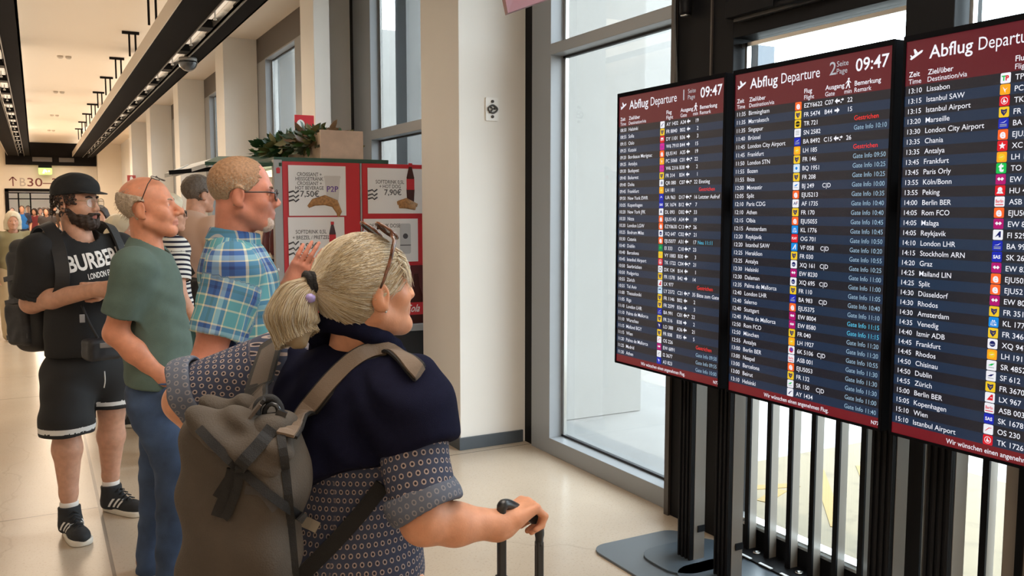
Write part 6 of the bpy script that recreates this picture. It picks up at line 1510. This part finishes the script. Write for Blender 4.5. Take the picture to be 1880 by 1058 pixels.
# ------------------------------------------------------------ people further back
def bystander(pos,height,heading,label,top,bottom,hair,skin_m,h=.012,group=None,long_sleeve=False,stride=0.0,hair_kind='short',pitch=0,head_turn=0,arms=None,shoe_m=None,wide=1.0,extra=None,pat=None,dress=False):
    k=height/1.75; up=V(0,0,1); org=V(pos[0],pos[1],0); root=empty('person',org,0,label,'person',group); R=frame(heading); Rh=frame(heading+head_turn,pitch); fw=R[:,1]; rt=R[:,0]
    J=lambda x,y,z: org+(rt*x+fw*y+up*z)*k
    hc=J(0,.035,1.63); N=J(0,0,1.475); pel=J(0,0,.95); s=k
    sh=[J(.185*wide,-.01,1.405),J(-.185*wide,-.01,1.405)]; el=[J(.25*wide,-.03,1.13),J(-.25*wide,-.03,1.13)]; wr=[J(.24*wide,.10,.90),J(-.24*wide,.10,.90)]
    if arms: el=[J(*arms[0]),J(*arms[2])]; wr=[J(*arms[1]),J(*arms[3])]
    hip=[J(.095,0,.90),J(-.095,0,.90)]; kn=[J(.10,.03+stride*.6,.50),J(-.10,.03-stride*.25,.50)]; an=[J(.10,stride,.09),J(-.10,-stride,.09+abs(stride)*.15)]
    hf=head_fn(hc,Rh,s)
    sk=[('c',hp(hc,Rh,s,0,-.025,-.05),N,.056*k,.062*k),('e',N-up*.2*k,V(.14*wide,.09,.2)*k,R),('e',N-up*.42*k,V(.13*wide,.09,.2)*k,R)]
    for i,sd in ((0,-1),(1,1)):
        sk+=[('c',sh[i],el[i],.052*k,.043*k),('c',el[i],wr[i],.043*k,.029*k),('c',hip[i],kn[i],.075*k,.052*k),('c',kn[i],an[i],.052*k,.038*k)]
        d=nrm(wr[i]-el[i])
        if h<=.013: sk+=hand_items(wr[i],d,-rt*(1 if i==0 else -1),(.4,.4,.3),s=.95*k,side=sd)
        else: sk+=[('c',wr[i],wr[i]+d*.09*k,.03*k,.028*k),('c',wr[i]+d*.09*k,wr[i]+d*.16*k+fw*.02*k,.028*k,.016*k)]
    body_mesh(root,org,sk,hf,hc,h if h>.01 else h,skin_m)
    if h<=.013: eyes(root,org,hc,Rh,s,'brown')
    e=.94 if long_sleeve else .58
    if long_sleeve: SL=[(sh[i],wr[i],.075*k,.048*k,el[i]) for i in (0,1)]; SLp=[(sh[i],el[i],.075*k,.07*k) for i in (0,1)]
    else: SL=[(sh[i],sh[i]+(el[i]-sh[i])*.72,.080*k,.076*k) for i in (0,1)]; SLp=SL
    it=[('e',N-up*.19*k+fw*.012*k,V(.185*wide,.125,.20)*k,R),('e',N-up*.41*k+fw*.012*k,V(.172*wide,.130,.21)*k,R),('e',pel+up*.06*k,V(.178*wide,.135,.16)*k,R),('c',sh[0],sh[1],.070*k,.070*k),('c',N-fw*.01*k,N-up*.08*k,.068*k,.09*k)]
    garment('top',it,h,top,root,org,.06*k,SL,(N-up*.03*k+fw*.02*k,N+up*.12*k+fw*.05*k,.062*k,.078*k),[(pel-up*.03*k,-up)],(.005,28),pat=body_uv(N,R,SLp,.165*k) if pat else None,seed=int(pos[1]*7)%9)
    lw=1.0 if not dress else 1.35
    jt=[('e',pel,V(.165*wide,.130,.14)*k,R)]
    for i in (0,1): jt+=[('c',hip[i],kn[i],.098*k*lw,.078*k*lw),('c',kn[i],an[i]-up*.0,.078*k*lw,.070*k*lw)]
    garment('trousers',jt,h,bottom,root,org,.035*k,(),None,[(pel+up*.10*k,up)],(.006,26))
    for i in (0,1): shoe(root,org,an[i]-up*.09*k-fw*.06*k,fw,.27*k,.095*k,.0,[shoe_m or M_SHOE,M_SOLE],h=max(.010,h))
    if hair_kind=='short': hair_shell('hair',root,org,hc,Rh,s,hair,lambda q: np.maximum(np.maximum(q[:,1]-.060+.5*np.maximum(.06-q[:,2],0),-q[:,2]-.075+1.1*np.maximum(q[:,1]+.06,0)),.026-np.hypot(q[:,1]+.012,q[:,2]+.012)),.010,.003,200,max(.005,h*.6))
    else:
        ln={'bob':-.13,'long':-.24}[hair_kind]
        def hfn(P):
            q=((P-hc)@Rh)/s; d=ell(q,(0,-.014,.034),(.096,.112,.100)); d=smin(d,rbox(q,(0,-.045,ln*.5-.01),(.105,.065,-ln*.5+.03),.055),.05); d=smax(d,-ell(q,(0,.085,-.045),(.066,.09,.115)),.012); d=smax(d,-q[:,2]+ln,.02); return (d*s+ripple(P,.006,60,((1,.2,.1),(.3,1,0),(1,-1,.1))))*.8
        solid('hair',hfn,hc-.36,hc+.2,max(.006,h*.7),hair,root,org)
    return root,R,N,hc,Rh,k
T=lambda n,c: mat(n,c,.85,bump=.1,bscale=300)
M_BLONDE=M_BL[0]; M_BRN=mat('hair_brown',srgb(88,66,50),.6,noise=.3,nscale=120)
def there(px,D):
    p=at(px,500,D); return (p[0],p[1])
# man in the dusty pink T-shirt at the kiosk
r,R,N,hc,Rh,k=bystander(there(362,6.05),1.86,58,'short haired person in a dusty pink T-shirt waiting at the snack kiosk',T('pink_cotton',srgb(206,172,152)),T('teal_trousers',srgb(90,130,130)),mat('hair_greybrown',srgb(92,80,70),.6,noise=.3,nscale=120),SK_X,h=.008,shoe_m=T('pale_shoe',srgb(215,215,210)),head_turn=10)
b=empty('shoulder_bag',V(N)-R[:,1]*.18,0,'dark cross body bag on the back of the person in the pink T-shirt','bag'); bo=V(b.location)
strap('bag_strap',spline([V(N)-R[:,0]*.10+V(0,0,.03)+R[:,1]*.02,V(N)-R[:,0]*.07-R[:,1]*.11-V(0,0,.04),V(N)+R[:,0]*.03-R[:,1]*.155-V(0,0,.22),V(N)+R[:,0]*.14-R[:,1]*.15-V(0,0,.38)],5),.04,.006,M_BAGB,b,bo,nrms=[-R[:,1]]*16)
pc=V(N)+R[:,0]*.20-R[:,1]*.15-V(0,0,.50); solid('bag_body',lambda P: rbox(P,pc,(.12,.05,.10),.035,R)+ripple(P,.003,40),pc-.25,pc+.25,.008,M_BAGB,b,bo)
# striped top, sunglasses
r,R,N,hc,Rh,k=bystander(there(304,5.55),1.72,74,'person in a navy and white striped top behind the green T-shirt',M_STRIPE,T('white_trousers',srgb(190,186,178)),M_BLONDE,SK_X,h=.008,long_sleeve=False,hair_kind='bob',pat=True,head_turn=15,shoe_m=T('grey_shoe2',srgb(150,145,138)),wide=1.05)
glasses('round dark sunglasses worn by the person in the striped top',hc,Rh,k,'worn',M_PLAST,mat('black_lens',(.01,.01,.012),.06),round_=True,thick=.0022,name='sunglasses')
bystander(there(216,6.5),1.58,110,'shorter blonde person half hidden between the black and green T-shirts',T('sand_top',srgb(170,150,125)),T('grey_skirt',srgb(120,115,110)),M_BLONDE,SK_X,h=.010,hair_kind='bob')
bystander(there(188,9.2),1.66,190,'dark haired person standing far behind the bearded person',T('maroon_top',srgb(80,45,45)),T('dark_jeans',srgb(40,44,56)),M_BLKH,SK_X,h=.014,hair_kind='bob')
# blonde woman walking towards the viewer
p=on_floor(34,622)
r,R,N,hc,Rh,k=bystander(p,1.60,176,'blonde person in pale olive top and wide beige trousers walking at the far left',T('olive_top',srgb(140,132,100)),T('beige_trousers',srgb(176,158,128)),M_BLONDE,SK_X,h=.010,hair_kind='bob',stride=.12,dress=True,shoe_m=T('brown_shoe',srgb(110,80,70)),pitch=-6)
b=empty('tote_bag',V(N)+R[:,0]*.24-V(0,0,.10),0,'dark shoulder bag of the blonde person at the far left','bag'); bo=V(b.location)
pc=V(N)+R[:,0]*.27-V(0,0,.46); solid('bag_body',lambda P: rbox(P,pc,(.06,.14,.15),.04,R)+ripple(P,.004,30),pc-.3,pc+.3,.010,M_BAGB,b,bo)
strap('bag_strap',spline([pc+V(0,0,.13)+R[:,1]*.08,V(N)+R[:,0]*.17+R[:,1]*.10-V(0,0,.10),V(N)+R[:,0]*.16+V(0,0,.015),V(N)+R[:,0]*.17-R[:,1]*.11-V(0,0,.10),pc+V(0,0,.13)-R[:,1]*.08],4),.03,.006,M_BAGB,b,bo,nrms=[R[:,0]*.7+V(0,0,.7)]*17)
# the crowd before and beyond the far doorway
CR_=[(46,31.0,1.78,185,'person in an open dark jacket over a bright blue shirt near the doorway',srgb(38,110,190),srgb(40,42,60),M_BRN,'short'),
 (57,33.9,1.80,170,'person in a pale pink top behind the blue shirt',srgb(200,175,170),srgb(150,130,120),M_BRN,'short'),
 (69,32.2,1.68,200,'person in a dark red top in the far crowd',srgb(120,45,50),srgb(45,45,60),M_BLKH,'bob'),
 (78,34.5,1.72,160,'person in a cream top in the far crowd',srgb(210,195,170),srgb(60,60,75),M_BRN,'bob'),
 (91,27.5,1.70,195,'dark haired person in a dark grey top, nearest of the far crowd',srgb(58,52,52),srgb(40,40,50),M_BLKH,'bob'),
 (103,31.5,1.78,150,'person in a brown jacket beside the cap in the far crowd',srgb(80,62,50),srgb(48,48,58),M_BRN,'short'),
 (63,35.9,1.65,10,'person in a violet grey top at the back of the far crowd',srgb(105,90,120),srgb(60,55,70),M_BLKH,'short'),
 (85,36.2,1.74,20,'person in a white shirt at the back of the far crowd',srgb(215,210,205),srgb(55,58,75),M_BRN,'short'),
 (28,34.8,1.72,175,'person in a green grey top at the left edge of the far doorway',srgb(110,125,105),srgb(70,70,72),M_BRN,'short')]
for i,(px,D,ht,hd,lb,c1_,c2_,hm,hk) in enumerate(CR_):
    r,R,N,hc,Rh,k=bystander(there(px,D),ht,hd,lb,T('crowd_top_%d'%i,c1_),T('crowd_trousers_%d'%i,c2_),hm,SK_X,h=.022,hair_kind=hk,group='far crowd by the doorway')
    if i==0:
        up=V(0,0,1); jk=T('dark_jacket',srgb(44,46,66)); it=[('e',N-up*.19,(.195,.135,.2),R),('e',N-up*.42,(.19,.145,.22),R),('c',N+R[:,0]*.185-up*.07,N-R[:,0]*.185-up*.07,.078,.078)]; SLj=[(N+R[:,0]*.185*q-up*.07,N+R[:,0]*.25*q-up*.35,.085,.07) for q in (1,-1)]
        garment('open_jacket',it,.022,jk,r,V(r.location),.06,SLj,(N-up*.02,N+up*.15,.07,.08),[(N-up*.62,-up)],(.004,20),extra=lambda P,d: smax(d,-np.maximum(np.abs((P-N)@R[:,0])-.07,-((P-N)@R[:,1])+.02),.01))
